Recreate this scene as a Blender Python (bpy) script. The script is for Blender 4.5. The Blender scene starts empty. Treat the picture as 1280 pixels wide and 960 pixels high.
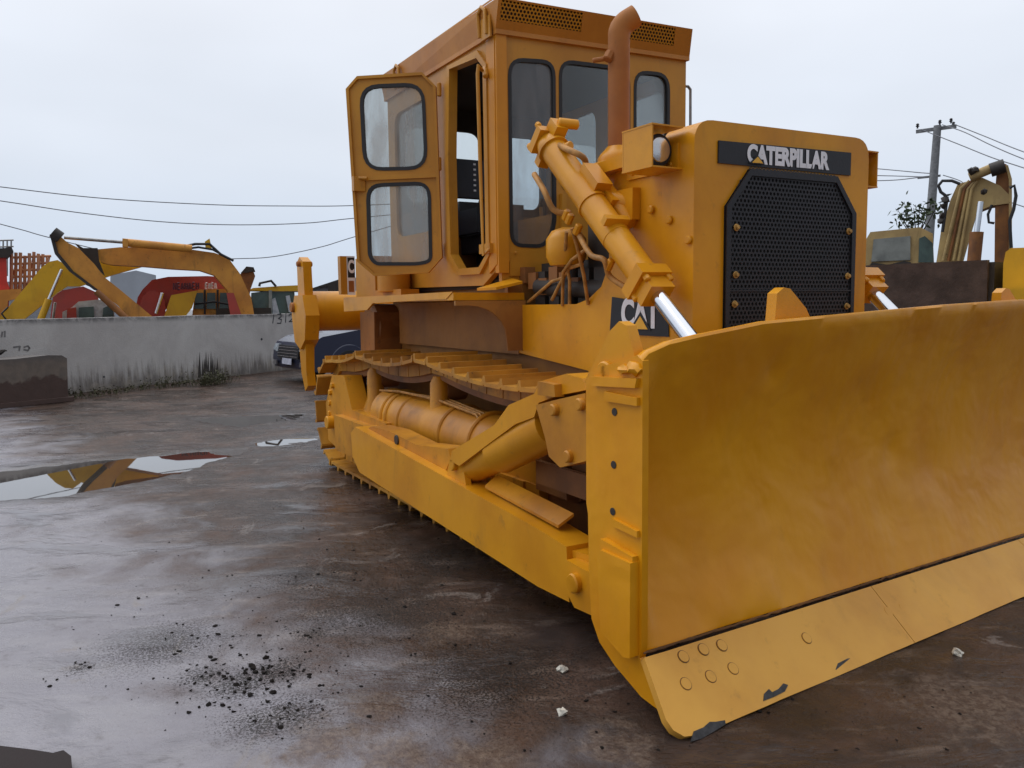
import bpy, bmesh, math, random
import numpy as np
from mathutils import Vector, Matrix, noise
from mathutils.geometry import tessellate_polygon
random.seed(7)
sc = bpy.context.scene
COL = sc.collection
D2R = math.radians

# ------------------------------------------------------------------ camera
F = 1010.0; CX, CY = 640.0, 480.0
vx, vyy = (61.0, 388.0), 360.0
vyx = CX - (F*F + (vx[1]-CY)*(vyy-CY))/(vx[0]-CX)
dX = -Vector((vx[0]-CX, -(vx[1]-CY), -F)).normalized()
dY = Vector((vyx-CX, -(vyy-CY), -F)).normalized()
dZ = dX.cross(dY)
RM = Matrix((dX, dY, dZ))                    # camera -> world
EYE = Vector((0, 0, 1.5))
cam_d = bpy.data.cameras.new('camera'); cam = bpy.data.objects.new('camera', cam_d); COL.objects.link(cam)
cam.matrix_world = Matrix.Translation(EYE) @ RM.to_4x4()
cam_d.sensor_width = 36; cam_d.lens = F/1280*36; cam_d.clip_end = 3000; cam_d.clip_start = 0.05
sc.camera = cam
def ray(px, py): return RM @ Vector(((px-CX)/F, -(py-CY)/F, -1))
def P(px, py, ax, val):
    """survey helper: photo point -> point on the world plane axis=val"""
    d = ray(px, py); return EYE + d*((val-EYE[ax])/d[ax])
def PD(px, py, D):
    d = ray(px, py); return EYE + d*(D/math.hypot(d.x, d.y))

# ------------------------------------------------------------------ materials
class NT:
    def __init__(s, name):
        s.m = bpy.data.materials.new(name); s.m.use_nodes = True
        s.n = s.m.node_tree.nodes; s.l = s.m.node_tree.links
        s.b = s.n['Principled BSDF']; s.out = s.n['Material Output']
        s.tc = s.n.new('ShaderNodeTexCoord')
    def node(s, t, **k):
        x = s.n.new(t)
        for a, v in k.items(): setattr(x, a, v)
        return x
    def set(s, sock, v):
        if hasattr(v, 'default_value') or hasattr(v, 'is_output'): s.l.new(v, sock)
        else: sock.default_value = v
    def noise(s, scale, detail=4, rough=.55, vec=None, dist=0, stretch=None):
        x = s.node('ShaderNodeTexNoise'); x.inputs['Scale'].default_value = scale
        x.inputs['Detail'].default_value = detail; x.inputs['Roughness'].default_value = rough
        x.inputs['Distortion'].default_value = dist
        v = vec or s.tc.outputs['Object']
        if stretch:
            if any(stretch[1]):
                mr_ = s.node('ShaderNodeMapping'); mr_.inputs['Rotation'].default_value = stretch[1]; s.l.new(v, mr_.inputs[0]); v = mr_.outputs[0]
            mp = s.node('ShaderNodeMapping'); mp.inputs['Scale'].default_value = stretch[0]; s.l.new(v, mp.inputs[0]); v = mp.outputs[0]
        s.l.new(v, x.inputs['Vector']); return x.outputs['Fac']
    def ramp(s, v, lo, hi, a=0., b=1.):
        x = s.node('ShaderNodeMapRange'); x.interpolation_type = 'SMOOTHSTEP'
        s.set(x.inputs[0], v)
        for i, q in enumerate((lo, hi, a, b)): x.inputs[i+1].default_value = q
        return x.outputs[0]
    def math(s, op, a, b=0., c=None):
        x = s.node('ShaderNodeMath', operation=op); s.set(x.inputs[0], a); s.set(x.inputs[1], b)
        if c is not None: s.set(x.inputs[2], c)
        return x.outputs[0]
    def mix(s, f, a, b):
        x = s.node('ShaderNodeMix', data_type='RGBA'); s.set(x.inputs[0], f)
        for i, v in ((6, a), (7, b)):
            if isinstance(v, (tuple, list)): v = (*v[:3], 1)
            s.set(x.inputs[i], v)
        return x.outputs[2]
    def bump(s, h, strength=.3, dist=.01, nrm=None):
        x = s.node('ShaderNodeBump'); x.inputs['Strength'].default_value = strength; x.inputs['Distance'].default_value = dist
        s.l.new(h, x.inputs['Height'])
        if nrm: s.l.new(nrm, x.inputs['Normal'])
        return x.outputs[0]
    def fin(s, col, rough, metal=0., nrm=None, spec=.5):
        if isinstance(col, (tuple, list)): col = (*col[:3], 1)
        s.set(s.b.inputs['Base Color'], col); s.set(s.b.inputs['Roughness'], rough)
        s.set(s.b.inputs['Metallic'], metal); s.b.inputs['Specular IOR Level'].default_value = spec
        if nrm: s.l.new(nrm, s.b.inputs['Normal'])
        return s.m

def paint(name, c, dark=None, dirt=.3, rough=.36, dirtcol=(.16, .085, .035), chips=0., dent=.0):
    t = NT(name); g = t.node('ShaderNodeNewGeometry').outputs['Position']
    n1 = t.noise(1.6, 5, .6, g); n2 = t.noise(9, 6, .65, g); n3 = t.noise(60, 4, .6, g)
    dk = dark or tuple(q*.78 for q in c)
    col = t.mix(t.ramp(n1, .35, .68), c, dk)
    st = t.noise(2.2, 6, .6, g, .8, ((1.6, 1.6, .7), (0, 0, 0)))
    m = t.math('MULTIPLY', t.ramp(st, .5, .8), dirt*.8)
    col = t.mix(m, col, dirtcol)
    m2 = t.math('MULTIPLY', t.ramp(n2, .6, .74), dirt*.8)
    col = t.mix(m2, col, dirtcol)
    if chips:
        ch = t.ramp(t.noise(14, 8, .72, g), .70-chips*.1, .73-chips*.1)
        col = t.mix(ch, col, (.045, .035, .03))
    r = t.math('ADD', t.math('MULTIPLY', n2, .22), rough-.08)
    h = t.math('ADD', t.math('MULTIPLY', n3, .35), n2)
    nr = t.bump(h, .16, .006)
    if dent: nr = t.bump(t.noise(2.3, 3, .5, g, .3), dent, .06, nr)
    return t.fin(col, r, 0, nr, .36)
def plain(name, c, rough=.5, metal=0., var=.2, scale=8, bump=.15):
    t = NT(name); g = t.node('ShaderNodeNewGeometry').outputs['Position']
    n = t.noise(scale, 6, .6, g)
    col = t.mix(t.ramp(n, .3, .7), tuple(q*(1-var) for q in c), tuple(min(1, q*(1+var)) for q in c))
    return t.fin(col, t.math('ADD', t.math('MULTIPLY', n, .2), rough-.1), metal, t.bump(t.noise(scale*6, 5, .6, g), bump, .006))

YEL = (.70, .31, .010)
M = {}
M['yellow'] = paint('yellow_paint', YEL, (.58, .235, .007), .36, .30)
M['cabyellow'] = paint('cab_yellow_paint', (.56, .255, .026), (.46, .195, .018), .35, .34)
M['blade'] = paint('blade_yellow_paint', (.72, .315, .006), (.64, .25, .004), .12, .32, dent=.5)
M['edge'] = paint('cutting_edge_paint', (.70, .36, .055), (.60, .285, .04), .30, .45)
M['track'] = paint('track_yellow_paint', (.56, .27, .03), (.36, .155, .025), 1.1, .42, (.085, .048, .026), .6)
M['frame'] = paint('grimy_frame_paint', (.62, .27, .014), (.40, .155, .012), .6, .38, (.08, .045, .022), .15)
M['rusty'] = paint('muddy_orange_paint', (.30, .12, .03), (.16, .065, .024), .9, .55, (.07, .04, .025))
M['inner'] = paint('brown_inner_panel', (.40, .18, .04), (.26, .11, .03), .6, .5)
M['exhaust'] = paint('heat_dulled_orange_paint', (.42, .155, .03), (.28, .095, .022), .6, .62)
M['black'] = plain('black_paint', (.011, .011, .016), .5, 0, .3)
M['rubber'] = plain('black_rubber', (.016, .016, .018), .55)
M['dark'] = plain('dark_grime', (.03, .024, .02), .6)
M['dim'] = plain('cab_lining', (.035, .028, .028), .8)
M['seat'] = plain('seat_vinyl', (.02, .02, .03), .35)
M['chrome'] = plain('chromed_rod', (.72, .74, .78), .12, 1., .04, 3, .02)
M['steel'] = plain('bare_steel', (.30, .29, .28), .4, .9)
M['white'] = plain('white_decal', (.78, .78, .82), .4, 0, .06)
M['gold'] = plain('gold_decal', (.80, .42, .03), .4, 0, .06)
M['boltgold'] = plain('tarnished_bolt', (.42, .24, .06), .5, .2)
M['weldrust'] = paint('rusty_weld', (.20, .085, .02), (.1, .045, .015), .6, .6)
M['lamp'] = plain('lamp_reflector', (.75, .75, .75), .15, .9, .05)
M['hose'] = plain('overpainted_hose', (.42, .20, .045), .6, 0, .35, 14, .3)

def glass(name, tint, dusty, rough=.04, col=(.5, .5, .5)):
    t = NT(name); n, l = t.n, t.l
    tr = n.new('ShaderNodeBsdfTransparent'); tr.inputs[0].default_value = (*tint, 1)
    gl = n.new('ShaderNodeBsdfGlossy'); gl.inputs['Roughness'].default_value = rough
    df = n.new('ShaderNodeBsdfDiffuse'); df.inputs[0].default_value = (*col, 1)
    fr = n.new('ShaderNodeFresnel'); fr.inputs[0].default_value = 1.5
    g = n.new('ShaderNodeNewGeometry').outputs['Position']
    m1 = n.new('ShaderNodeMixShader'); m2 = n.new('ShaderNodeMixShader')
    st = t.noise(3.2, 5, .6, g, .6, ((2.2, 2.2, .45), (0, 0, 0)))
    f = t.ramp(st, .25, .75, dusty*.45, dusty*1.5)
    l.new(f, m1.inputs[0]); l.new(tr.outputs[0], m1.inputs[1]); l.new(df.outputs[0], m1.inputs[2])
    l.new(t.math('MINIMUM', t.math('MULTIPLY', fr.outputs[0], 1.1), .85), m2.inputs[0])
    l.new(m1.outputs[0], m2.inputs[1]); l.new(gl.outputs[0], m2.inputs[2])
    l.new(m2.outputs[0], t.out.inputs[0]); return t.m
M['glass'] = glass('cab_glass', (.92, .95, .95), .025)
M['doorglass'] = glass('dusty_door_glass', (.82, .86, .86), .34, .06, (.55, .50, .44))
M['frontglass'] = glass('streaky_front_glass', (.86, .90, .92), .17, .05, (.40, .40, .41))
M['farglass'] = plain('dark_green_cab_glass', (.05, .085, .075), .08, 0, .4, 2, 0)

# ------------------------------------------------------------------ mesh helpers
def new_obj(name, me, mat=None, parent=None):
    o = bpy.data.objects.new(name, me); COL.objects.link(o)
    if mat: me.materials.append(mat)
    if parent: o.parent = parent; o.matrix_parent_inverse = parent.matrix_world.inverted()
    return o
class MB:
    def __init__(s): s.bm = bmesh.new()
    def _bev(s, geom_faces, bev, seg=2):
        if bev <= 0: return
        es = set()
        for f in geom_faces: es.update(f.edges)
        es = [e for e in es if len(e.link_faces) == 2 and e.calc_face_angle(0) > .5]
        bmesh.ops.bevel(s.bm, geom=es, offset=bev, segments=seg, affect='EDGES', clamp_overlap=True, profile=.5)
    def box(s, a, b, bev=.008, mat=None):
        a, b = Vector(a), Vector(b); lo = [min(a[i], b[i]) for i in range(3)]; hi = [max(a[i], b[i]) for i in range(3)]
        v = [s.bm.verts.new((x, y, z)) for x in (lo[0], hi[0]) for y in (lo[1], hi[1]) for z in (lo[2], hi[2])]
        if mat: 
            for q in v: q.co = mat @ q.co
        fs = [s.bm.faces.new([v[i] for i in f]) for f in ((0,1,3,2),(4,6,7,5),(0,4,5,1),(2,3,7,6),(0,2,6,4),(1,5,7,3))]
        s._bev(fs, bev); return s
    def prism(s, pts, off, bev=.008, seg=2):
        """closed outline (3-D points, near planar) swept by the vector off"""
        off = Vector(off); A = [s.bm.verts.new(Vector(p)) for p in pts]; B = [s.bm.verts.new(Vector(p)+off) for p in pts]
        n = len(pts); fs = [s.bm.faces.new(A), s.bm.faces.new(B[::-1])]
        for i in range(n): fs.append(s.bm.faces.new((A[i], B[i], B[(i+1) % n], A[(i+1) % n])))
        s._bev(fs, bev, seg); return s
    def plate(s, outer, holes, off):
        """plate with openings"""
        off = Vector(off); loops = [[Vector(p) for p in outer]]+[[Vector(p) for p in h] for h in holes]
        flat = [p for lp in loops for p in lp]
        A = [s.bm.verts.new(p) for p in flat]; B = [s.bm.verts.new(p+off) for p in flat]
        for t in tessellate_polygon(loops):
            if len(set(t)) < 3: continue
            try: s.bm.faces.new([A[i] for i in t]); s.bm.faces.new([B[i] for i in reversed(t)])
            except ValueError: pass
        k = 0
        for lp in loops:
            n = len(lp)
            for i in range(n):
                try: s.bm.faces.new((A[k+i], A[k+(i+1) % n], B[k+(i+1) % n], B[k+i]))
                except ValueError: pass
            k += n
        return s
    def ring(s, outer, inner, off):
        off = Vector(off); n = len(outer)
        L = [[s.bm.verts.new(Vector(p)) for p in outer], [s.bm.verts.new(Vector(p)) for p in inner],
             [s.bm.verts.new(Vector(p)+off) for p in inner], [s.bm.verts.new(Vector(p)+off) for p in outer]]
        for a in range(4):
            b = (a+1) % 4
            for i in range(n): s.bm.faces.new((L[a][i], L[a][(i+1) % n], L[b][(i+1) % n], L[b][i]))
        return s
    def tube(s, pts, r, n=14, caps=True):
        pts = [Vector(p) for p in pts]; rs = r if isinstance(r, (list, tuple)) else [r]*len(pts)
        prev = None; rings = []
        up = None
        for i, p in enumerate(pts):
            t = ((pts[min(i+1, len(pts)-1)]-p).normalized() + (p-pts[max(i-1, 0)]).normalized()).normalized() if 0 < i < len(pts)-1 else (pts[1]-pts[0] if i == 0 else pts[-1]-pts[-2]).normalized()
            if up is None: up = t.orthogonal().normalized()
            u = (up-t*up.dot(t)); u = u.normalized() if u.length > 1e-5 else t.orthogonal().normalized(); up = u; w = t.cross(u)
            rings.append([s.bm.verts.new(p+(u*math.cos(2*math.pi*k/n)+w*math.sin(2*math.pi*k/n))*rs[i]) for k in range(n)])
        for a, b in zip(rings, rings[1:]):
            for k in range(n): s.bm.faces.new((a[k], a[(k+1) % n], b[(k+1) % n], b[k]))
        if caps: s.bm.faces.new(rings[0][::-1]); s.bm.faces.new(rings[-1])
        return s
    def cyl(s, a, b, r, n=24, bev=0.006):
        a, b = Vector(a), Vector(b); d = (b-a).normalized(); e = min(bev, (b-a).length*.3)
        return s.tube([a, a+d*e, b-d*e, b], [max(r-e, r*.5), r, r, max(r-e, r*.5)], n) if e > 0 else s.tube([a, b], r, n)
    def lathe(s, c, ax, prof, n=32):
        """prof: list of (distance along axis, radius)"""
        c, ax = Vector(c), Vector(ax).normalized()
        return s.tube([c+ax*(q[0]+i*1e-5) for i, q in enumerate(prof)], [max(q[1], .001) for q in prof], n)
    def blob(s, c, r, jit=.3, sub=1, scl=(1, 1, 1)):
        g = bmesh.ops.create_icosphere(s.bm, subdivisions=sub, radius=1)
        sd = random.random()*50
        for v in g['verts']:
            k = 1+jit*noise.noise(v.co*1.6+Vector((sd, sd*2, 0)))*2
            v.co = Vector(c)+Vector((v.co.x*scl[0], v.co.y*scl[1], v.co.z*scl[2]))*r*k
        return s
    def wobble(s, amp, scale, seed=0):
        for v in s.bm.verts:
            v.co += noise.noise_vector(v.co*scale+Vector((seed, 0, 0)))*amp
        return s
    def build(s, name, mat, parent=None, smooth=True, ang=38):
        bmesh.ops.recalc_face_normals(s.bm, faces=s.bm.faces)
        me = bpy.data.meshes.new(name); s.bm.to_mesh(me); s.bm.free()
        if smooth and len(me.polygons):
            me.polygons.foreach_set('use_smooth', [True]*len(me.polygons)); me.set_sharp_from_angle(angle=D2R(ang))
        return new_obj(name, me, mat, parent)
def split_loose(o, single):
    bm = bmesh.new(); bm.from_mesh(o.data); seen = set(); isl = []
    for v in bm.verts:
        if v in seen: continue
        st = [v]; seen.add(v); g = []
        while st:
            a = st.pop(); g.append(a.index)
            for e in a.link_edges:
                w = e.other_vert(a)
                if w not in seen: seen.add(w); st.append(w)
        isl.append(set(g))
    bm.free()
    if len(isl) < 2: o.name = single; return
    for g in isl:
        b2 = bmesh.new(); b2.from_mesh(o.data); bmesh.ops.delete(b2, geom=[v for v in b2.verts if v.index not in g], context='VERTS')
        me = bpy.data.meshes.new(single); b2.to_mesh(me); b2.free()
        for m_ in o.data.materials: me.materials.append(m_)
        c = bpy.data.objects.new(single, me); COL.objects.link(c); c.parent = o.parent; c.matrix_parent_inverse = o.matrix_parent_inverse.copy()
    bpy.data.objects.remove(o)
def rpoly(c, u, v, pts, r=.0, seg=5):
    """rounded polygon: pts in (u,v) coordinates about c"""
    out = []; n = len(pts)
    for i in range(n):
        p0, p1, p2 = Vector(pts[i-1]), Vector(pts[i]), Vector(pts[(i+1) % n])
        a, b = (p0-p1), (p2-p1); rr = r[i] if isinstance(r, (list, tuple)) else r
        k = min(rr, a.length*.48, b.length*.48)
        if k < 1e-4: out.append(p1); continue
        A, B = p1+a.normalized()*k, p1+b.normalized()*k
        for j in range(seg+1):
            t = j/seg; out.append(A*(1-t)**2+p1*2*t*(1-t)+B*t*t)
    c, u, v = Vector(c), Vector(u), Vector(v)
    return [c+u*p.x+v*p.y for p in out]
def inset(poly, d):
    c = sum(poly, Vector())/len(poly); n = len(poly); out = []
    nrm = Vector()
    for i in range(n): nrm += (poly[i]-c).cross(poly[(i+1) % n]-c)
    nrm.normalize()
    for i in range(n):
        t = (poly[(i+1) % n]-poly[i-1]).normalized(); out.append(poly[i]+nrm.cross(t)*d)
    return out
def thing(name, label, cat, loc=(0, 0, 0), group=None):
    o = bpy.data.objects.new(name, None); COL.objects.link(o); o.location = loc; o.empty_display_size = .2
    bpy.context.view_layer.update() if False else None
    o.matrix_world = Matrix.Translation(loc)
    return tag(o, label, cat, group)
def tag(o, label=None, cat=None, group=None, kind=None):
    if label: o['label'] = label
    if cat: o['category'] = cat
    if group: o['group'] = group
    if kind: o['kind'] = kind
    return o
def text_mesh(txt, size, mat_w, thick=.003, bold=.02, name='lettering', mat=None, parent=None, sx=1.):
    cu = bpy.data.curves.new('t', 'FONT'); cu.body = txt; cu.size = size; cu.extrude = thick; cu.offset = bold
    cu.align_x = 'CENTER'; cu.align_y = 'CENTER'
    to = bpy.data.objects.new('t', cu); COL.objects.link(to)
    dg = bpy.context.evaluated_depsgraph_get(); dg.update()
    me = bpy.data.meshes.new_from_object(to.evaluated_get(dg)); bpy.data.objects.remove(to)
    me.transform(mat_w @ Matrix.Scale(sx, 4, (1, 0, 0))); me.name = name; me.materials.clear()
    return new_obj(name, me, mat, parent)
X, Y, Z = Vector((1, 0, 0)), Vector((0, 1, 0)), Vector((0, 0, 1))

# ================================================================== BULLDOZER
YC = 3.455
dz = thing('bulldozer', 'large yellow tracked bulldozer with open cab door and wide straight blade in front', 'bulldozer', (-5.2, YC, 0))
def part(mb, name, mat, parent=None, **k): return mb.build(name, M[mat] if isinstance(mat, str) else mat, parent or dz, **k)

# --- hull, nose and hood
m = MB()
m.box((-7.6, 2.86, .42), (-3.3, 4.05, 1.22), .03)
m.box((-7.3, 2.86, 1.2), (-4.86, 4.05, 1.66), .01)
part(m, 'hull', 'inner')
m = MB()                                       # radiator guard (nose) with rounded shoulders
prof = rpoly((0, 0, 0), Y, Z, [(2.80, .72), (4.115, .72), (4.115, 2.415), (2.80, 2.40)], [.03, .03, .12, .12], 6)
m.prism([p+X*-3.08 for p in prof], (-.24, 0, 0), .022, 3)
part(m, 'radiator_guard', 'yellow')
m = MB()                                       # side panels behind the nose, cut away over the engine
side = [(-3.325, 2.33), (-3.325, .75), (-4.0, 1.1), (-4.82, 1.17), (-4.82, 1.50), (-4.12, 1.50), (-3.99, 1.53), (-3.86, 1.60), (-3.79, 1.72), (-3.76, 2.10), (-3.70, 2.33)]
m.prism([(a, 2.805, b) for a, b in side], (0, .03, 0), .006)
part(m, 'side_panel', 'yellow')
m = MB(); m.prism([(a, 4.08, b) for a, b in side], (0, .03, 0), .006); part(m, 'side_panel', 'yellow')
m = MB()
prof = rpoly((0, 0, 0), Y, Z, [(2.84, 2.16), (4.07, 2.16), (4.07, 2.36), (2.84, 2.345)], [.0, .0, .1, .1], 5)
m.prism([p+X*-3.325 for p in prof], (-.84, 0, 0), .01)
hood = part(m, 'hood', 'yellow')
m = MB()                                       # lapped cowl strip with rivets
m.box((-3.6, 2.79, 2.17), (-3.19, 2.80, 2.30), .004)
for x in (-3.24, -3.4, -3.55): m.cyl((x, 2.796, 2.2), (x, 2.78, 2.2), .012, 8, .003)
part(m, 'cowl_strip', 'yellow')
m = MB()
m.box((-3.30, 2.9, .85), (-3.78, 4.0, 2.15), .02); part(m, 'radiator_core', 'dark')
# bolts on nose side
m = MB()
for (a, b) in ((838, 275), (815, 262), (862, 300)): 
    p = P(a, b, 1, 2.80); m.cyl(p, p-Y*.02, .022, 12)
part(m, 'side_bolts', 'yellow')

# --- grille
GX = -3.068
gp = [(3.003, 1.10), (3.003, 1.985), (3.165, 2.18), (3.83, 2.185), (3.995, 1.99), (3.995, 1.10)]
gpoly = [Vector((GX, a, b)) for a, b in gp]
gin = inset(gpoly, .035)
if (gin[0]-sum(gpoly, Vector())/6).length > (gpoly[0]-sum(gpoly, Vector())/6).length: gin = inset(gpoly, -.035)
m = MB()
def inside(px, py, poly):
    c = False; n = len(poly)
    for i in range(n):
        (x1, y1), (x2, y2) = poly[i], poly[i-1]
        if (y1 > py) != (y2 > py) and px < (x2-x1)*(py-y1)/(y2-y1)+x1: c = not c
    return c
def perforated(m, origin, u, v, w, h, cell, hole, test=None, ns=10):
    """sheet of hexagonal cells, each pierced by a round hole"""
    dx, dy = cell, cell*.866; R = cell/math.sqrt(3)
    for j in range(int(h/dy)+2):
        for i in range(int(w/dx)+2):
            cx, cy = i*dx+(j % 2)*dx/2, j*dy
            if cx > w or cy > h or (test and not test(cx, cy)): continue
            o, q = [], []
            for k in range(12):
                a = math.pi/6*k+math.pi/6
                ro = R if k % 2 == 0 else R*.866
                o.append(m.bm.verts.new(origin+u*(cx+ro*math.cos(a))+v*(cy+ro*math.sin(a))))
                q.append(m.bm.verts.new(origin+u*(cx+hole*math.cos(a))+v*(cy+hole*math.sin(a))))
            for k in range(12): m.bm.faces.new((o[k], o[(k+1) % 12], q[(k+1) % 12], q[k]))
perforated(m, Vector((GX, 3.003, 1.10)), Y, Z, .992, 1.085, .0265, .0088, lambda a, b: inside(a+3.003, b+1.10, gp) and min(a, .992-a) > .02)
grille = part(m, 'grille', 'black', smooth=False)
m = MB(); m.prism([p+X*-.014 for p in gpoly], (.004, 0, 0), 0); part(m, 'grille_backing', plain('grille_backing', (.004, .004, .005), .8), grille)
m = MB(); m.ring([p+X*.002 for p in gpoly], [p+X*.002 for p in gin], (.008, 0, 0))
m.box((GX+.001, 3.02, 1.555), (GX+.009, 3.98, 1.563), .001)
part(m, 'grille_frame', 'black', grille)
for (a, b) in ((3.075, 1.88), (3.075, 1.64), (3.07, 1.49), (3.94, 1.89), (3.94, 1.64), (3.94, 1.47)):
    m = MB(); m.cyl((GX, a, b), (GX+.008, a, b), .019, 14, .002); m.cyl((GX+.006, a, b), (GX+.022, a, b), .011, 6, .002)
    part(m, 'grille_bolt', 'boltgold', grille)
# --- name panel
m = MB(); m.prism([(-3.079, 2.953, 2.195), (-3.079, 3.95, 2.20), (-3.079, 3.95, 2.325), (-3.079, 2.953, 2.305)], (.009, 0, 0), .002)
npn = part(m, 'name_panel', 'black')
def face_mat(o, u, v):  # text x->u, y->v
    n = u.cross(v); return Matrix(((u.x, v.x, n.x, o[0]), (u.y, v.y, n.y, o[1]), (u.z, v.z, n.z, o[2]), (0, 0, 0, 1)))
text_mesh('CATERPILLAR', .122, face_mat((-3.067, 3.452, 2.255), Vector((0, 1, .012)), Z), .0006, .0065, 'lettering', M['white'], npn, .82)
m = MB(); m.prism([(-3.063, 3.155, 2.207), (-3.063, 3.265, 2.208), (-3.063, 3.212, 2.252)], (.004, 0, 0), 0); part(m, 'triangle_mark_border', 'black', npn)
m = MB(); m.prism([(-3.0585, 3.172, 2.211), (-3.0585, 3.25, 2.212), (-3.0585, 3.212, 2.243)], (.002, 0, 0), 0); part(m, 'triangle_mark', 'gold', npn)
# --- side decal
dc = [P(766, 371, 1, 2.80), P(836, 383, 1, 2.80), P(837, 421, 1, 2.80), P(763, 417, 1, 2.80)]
m = MB(); m.prism([p-Y*.003 for p in dc], (0, -.003, 0), 0); dec = part(m, 'side_decal', 'black')
cc = sum(dc, Vector())/4
tx = P(799, 393, 1, 2.79); text_mesh('CAT', .215, face_mat((tx.x, 2.792, tx.z), X, Z), .001, .010, 'lettering', M['white'], dec, .76)
m = MB(); m.prism([(tx.x-.085, 2.7895, tx.z-.085), (tx.x+.10, 2.7895, tx.z-.085), (tx.x+.01, 2.7895, tx.z+.015)], (0, .001, 0), 0); part(m, 'triangle_mark_border', 'black', dec)
m = MB(); m.prism([(tx.x-.058, 2.7875, tx.z-.08), (tx.x+.074, 2.7875, tx.z-.08), (tx.x+.01, 2.7875, tx.z-.008)], (0, .001, 0), 0); part(m, 'triangle_mark', 'gold', dec)

# --- headlight housing
for sgn, y0 in ((1, 2.60), (-1, 4.31)):
    m = MB(); ys = (y0, y0+sgn*.2)
    m.box((-3.388, ys[0]+sgn*.002, 2.1735), (-3.162, ys[0]+sgn*.01, 2.3665), .0)
    m.box((-3.40, ys[0], 2.165), (-3.16, ys[1], 2.173), .003); m.box((-3.40, ys[0], 2.367), (-3.16, ys[1], 2.375), .003)
    m.box((-3.398, ys[0]+sgn*.002, 2.1735), (-3.39, ys[1], 2.3665), .0)
    hb = part(m, 'headlight_housing', 'yellow')
    m = MB(); c = Vector((-3.33, y0+sgn*.105, 2.265)); m.lathe(c, X, [(0, .03), (.03, .06), (.09, .078), (.1, .08), (.105, .066)], 24)
    hl = part(m, 'headlight', 'rubber', hb)
    m = MB(); m.lathe(c+X*.104, X, [(0, .064), (.006, .06), (.012, .03), (.0125, .001)], 24); part(m, 'headlight_lens', 'lamp', hb)
m = MB(); m.prism([P(735, 221, 1, 2.74), P(738, 208, 1, 2.74), P(782, 190, 1, 2.74), P(782, 208, 1, 2.74)], (0, .09, 0), .01)
part(m, 'light_bracket', 'yellow')

# --- exhaust
ex, ey = -4.05, 3.075
m = MB(); r = .081
pts = [(ex, ey, 2.2), (ex, ey, 2.5), (ex, ey, 3.10)]; rr = [.066, .066, .066]
bd = Vector((.55, .83, 0)).normalized(); e0 = Vector((ex, ey, 3.10))
for k in range(1, 9):
    a = k/8*D2R(60); pts.append(e0+bd*.10*(1-math.cos(a))+Z*.10*math.sin(a)); rr.append(.067)
a = D2R(60); pts.append(e0+bd*(.10*(1-math.cos(a))+.06*math.sin(a))+Z*(.10*math.sin(a)+.06*math.cos(a))); rr.append(.066)
m.tube(pts, rr, 24, False)
exh = part(m, 'exhaust_pipe', 'exhaust')
m = MB(); e = Vector(pts[-1]); d = (e-Vector(pts[-2])).normalized(); m.lathe(e-d*.10, d, [(.03, .005), (.032, .060), (.099, .0605), (.101, .062)], 24)
part(m, 'pipe_mouth', plain('soot', (.006, .006, .007), .8), exh)
m = MB(); m.lathe((ex, ey, 2.33), Z, [(0, .13), (.05, .13), (.08, .11), (.10, .09), (.12, .072)], 24); part(m, 'exhaust_collar', 'yellow', exh)
m = MB(); m.cyl((ex, ey-.05, 2.97), (ex-.05, ey-.16, 2.95), .014, 8); m.cyl((ex, ey-.09, 2.95), (ex, ey-.06, 3.0), .03, 8); part(m, 'exhaust_stay', 'exhaust', exh)

# --- engine clutter seen through the cutaway
m = MB()
m.box((-4.2, 2.95, 1.3), (-3.8, 3.9, 2.1), .05); m.box((-4.8, 2.98, 1.3), (-4.2, 3.9, 1.78), .05)
for k in range(5): m.box((-4.72+k*.17, 2.88, 1.5), (-4.60+k*.17, 2.95, 1.72), .02)
m.cyl((-4.7, 2.9, 1.62), (-3.9, 2.9, 1.58), .06); m.cyl((-4.3, 2.86, 1.45), (-4.3, 2.92, 1.75), .05)
part(m, 'engine_block', 'dark')
m = MB(); m.lathe((-4.22, 2.80, 1.73), Z, [(0, .03), (.01, .10), (.06, .125), (.17, .125), (.22, .09), (.24, .03)], 24); part(m, 'oil_filter', 'yellow')
hoses = [[(715, 285, 2.6), (722, 310, 2.66), (730, 345, 2.72), (735, 380, 2.8)], [(708, 290, 2.7), (706, 320, 2.74), (712, 350, 2.78), (712, 382, 2.82)],
         [(735, 310, 2.7), (715, 325, 2.72), (704, 340, 2.75), (703, 382, 2.8)], [(690, 375, 2.8), (700, 355, 2.78), (712, 335, 2.76), (728, 330, 2.75)],
         [(660, 378, 2.85), (675, 365, 2.83), (690, 352, 2.83), (705, 347, 2.82)]]
for h in hoses:
    m = MB(); q = [P(a, b, 1, c) for a, b, c in h]; m.tube(q, .011, 8); part(m, 'engine_hose', 'hose')
m = MB()
for k in range(6):
    p = P(652+k*13, 345+7*(k % 3), 1, 2.86); m.box(p-Vector((.05, 0, .05)), p+Vector((.05, .08, .06)), .01)
part(m, 'engine_covers', 'rusty')

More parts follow.
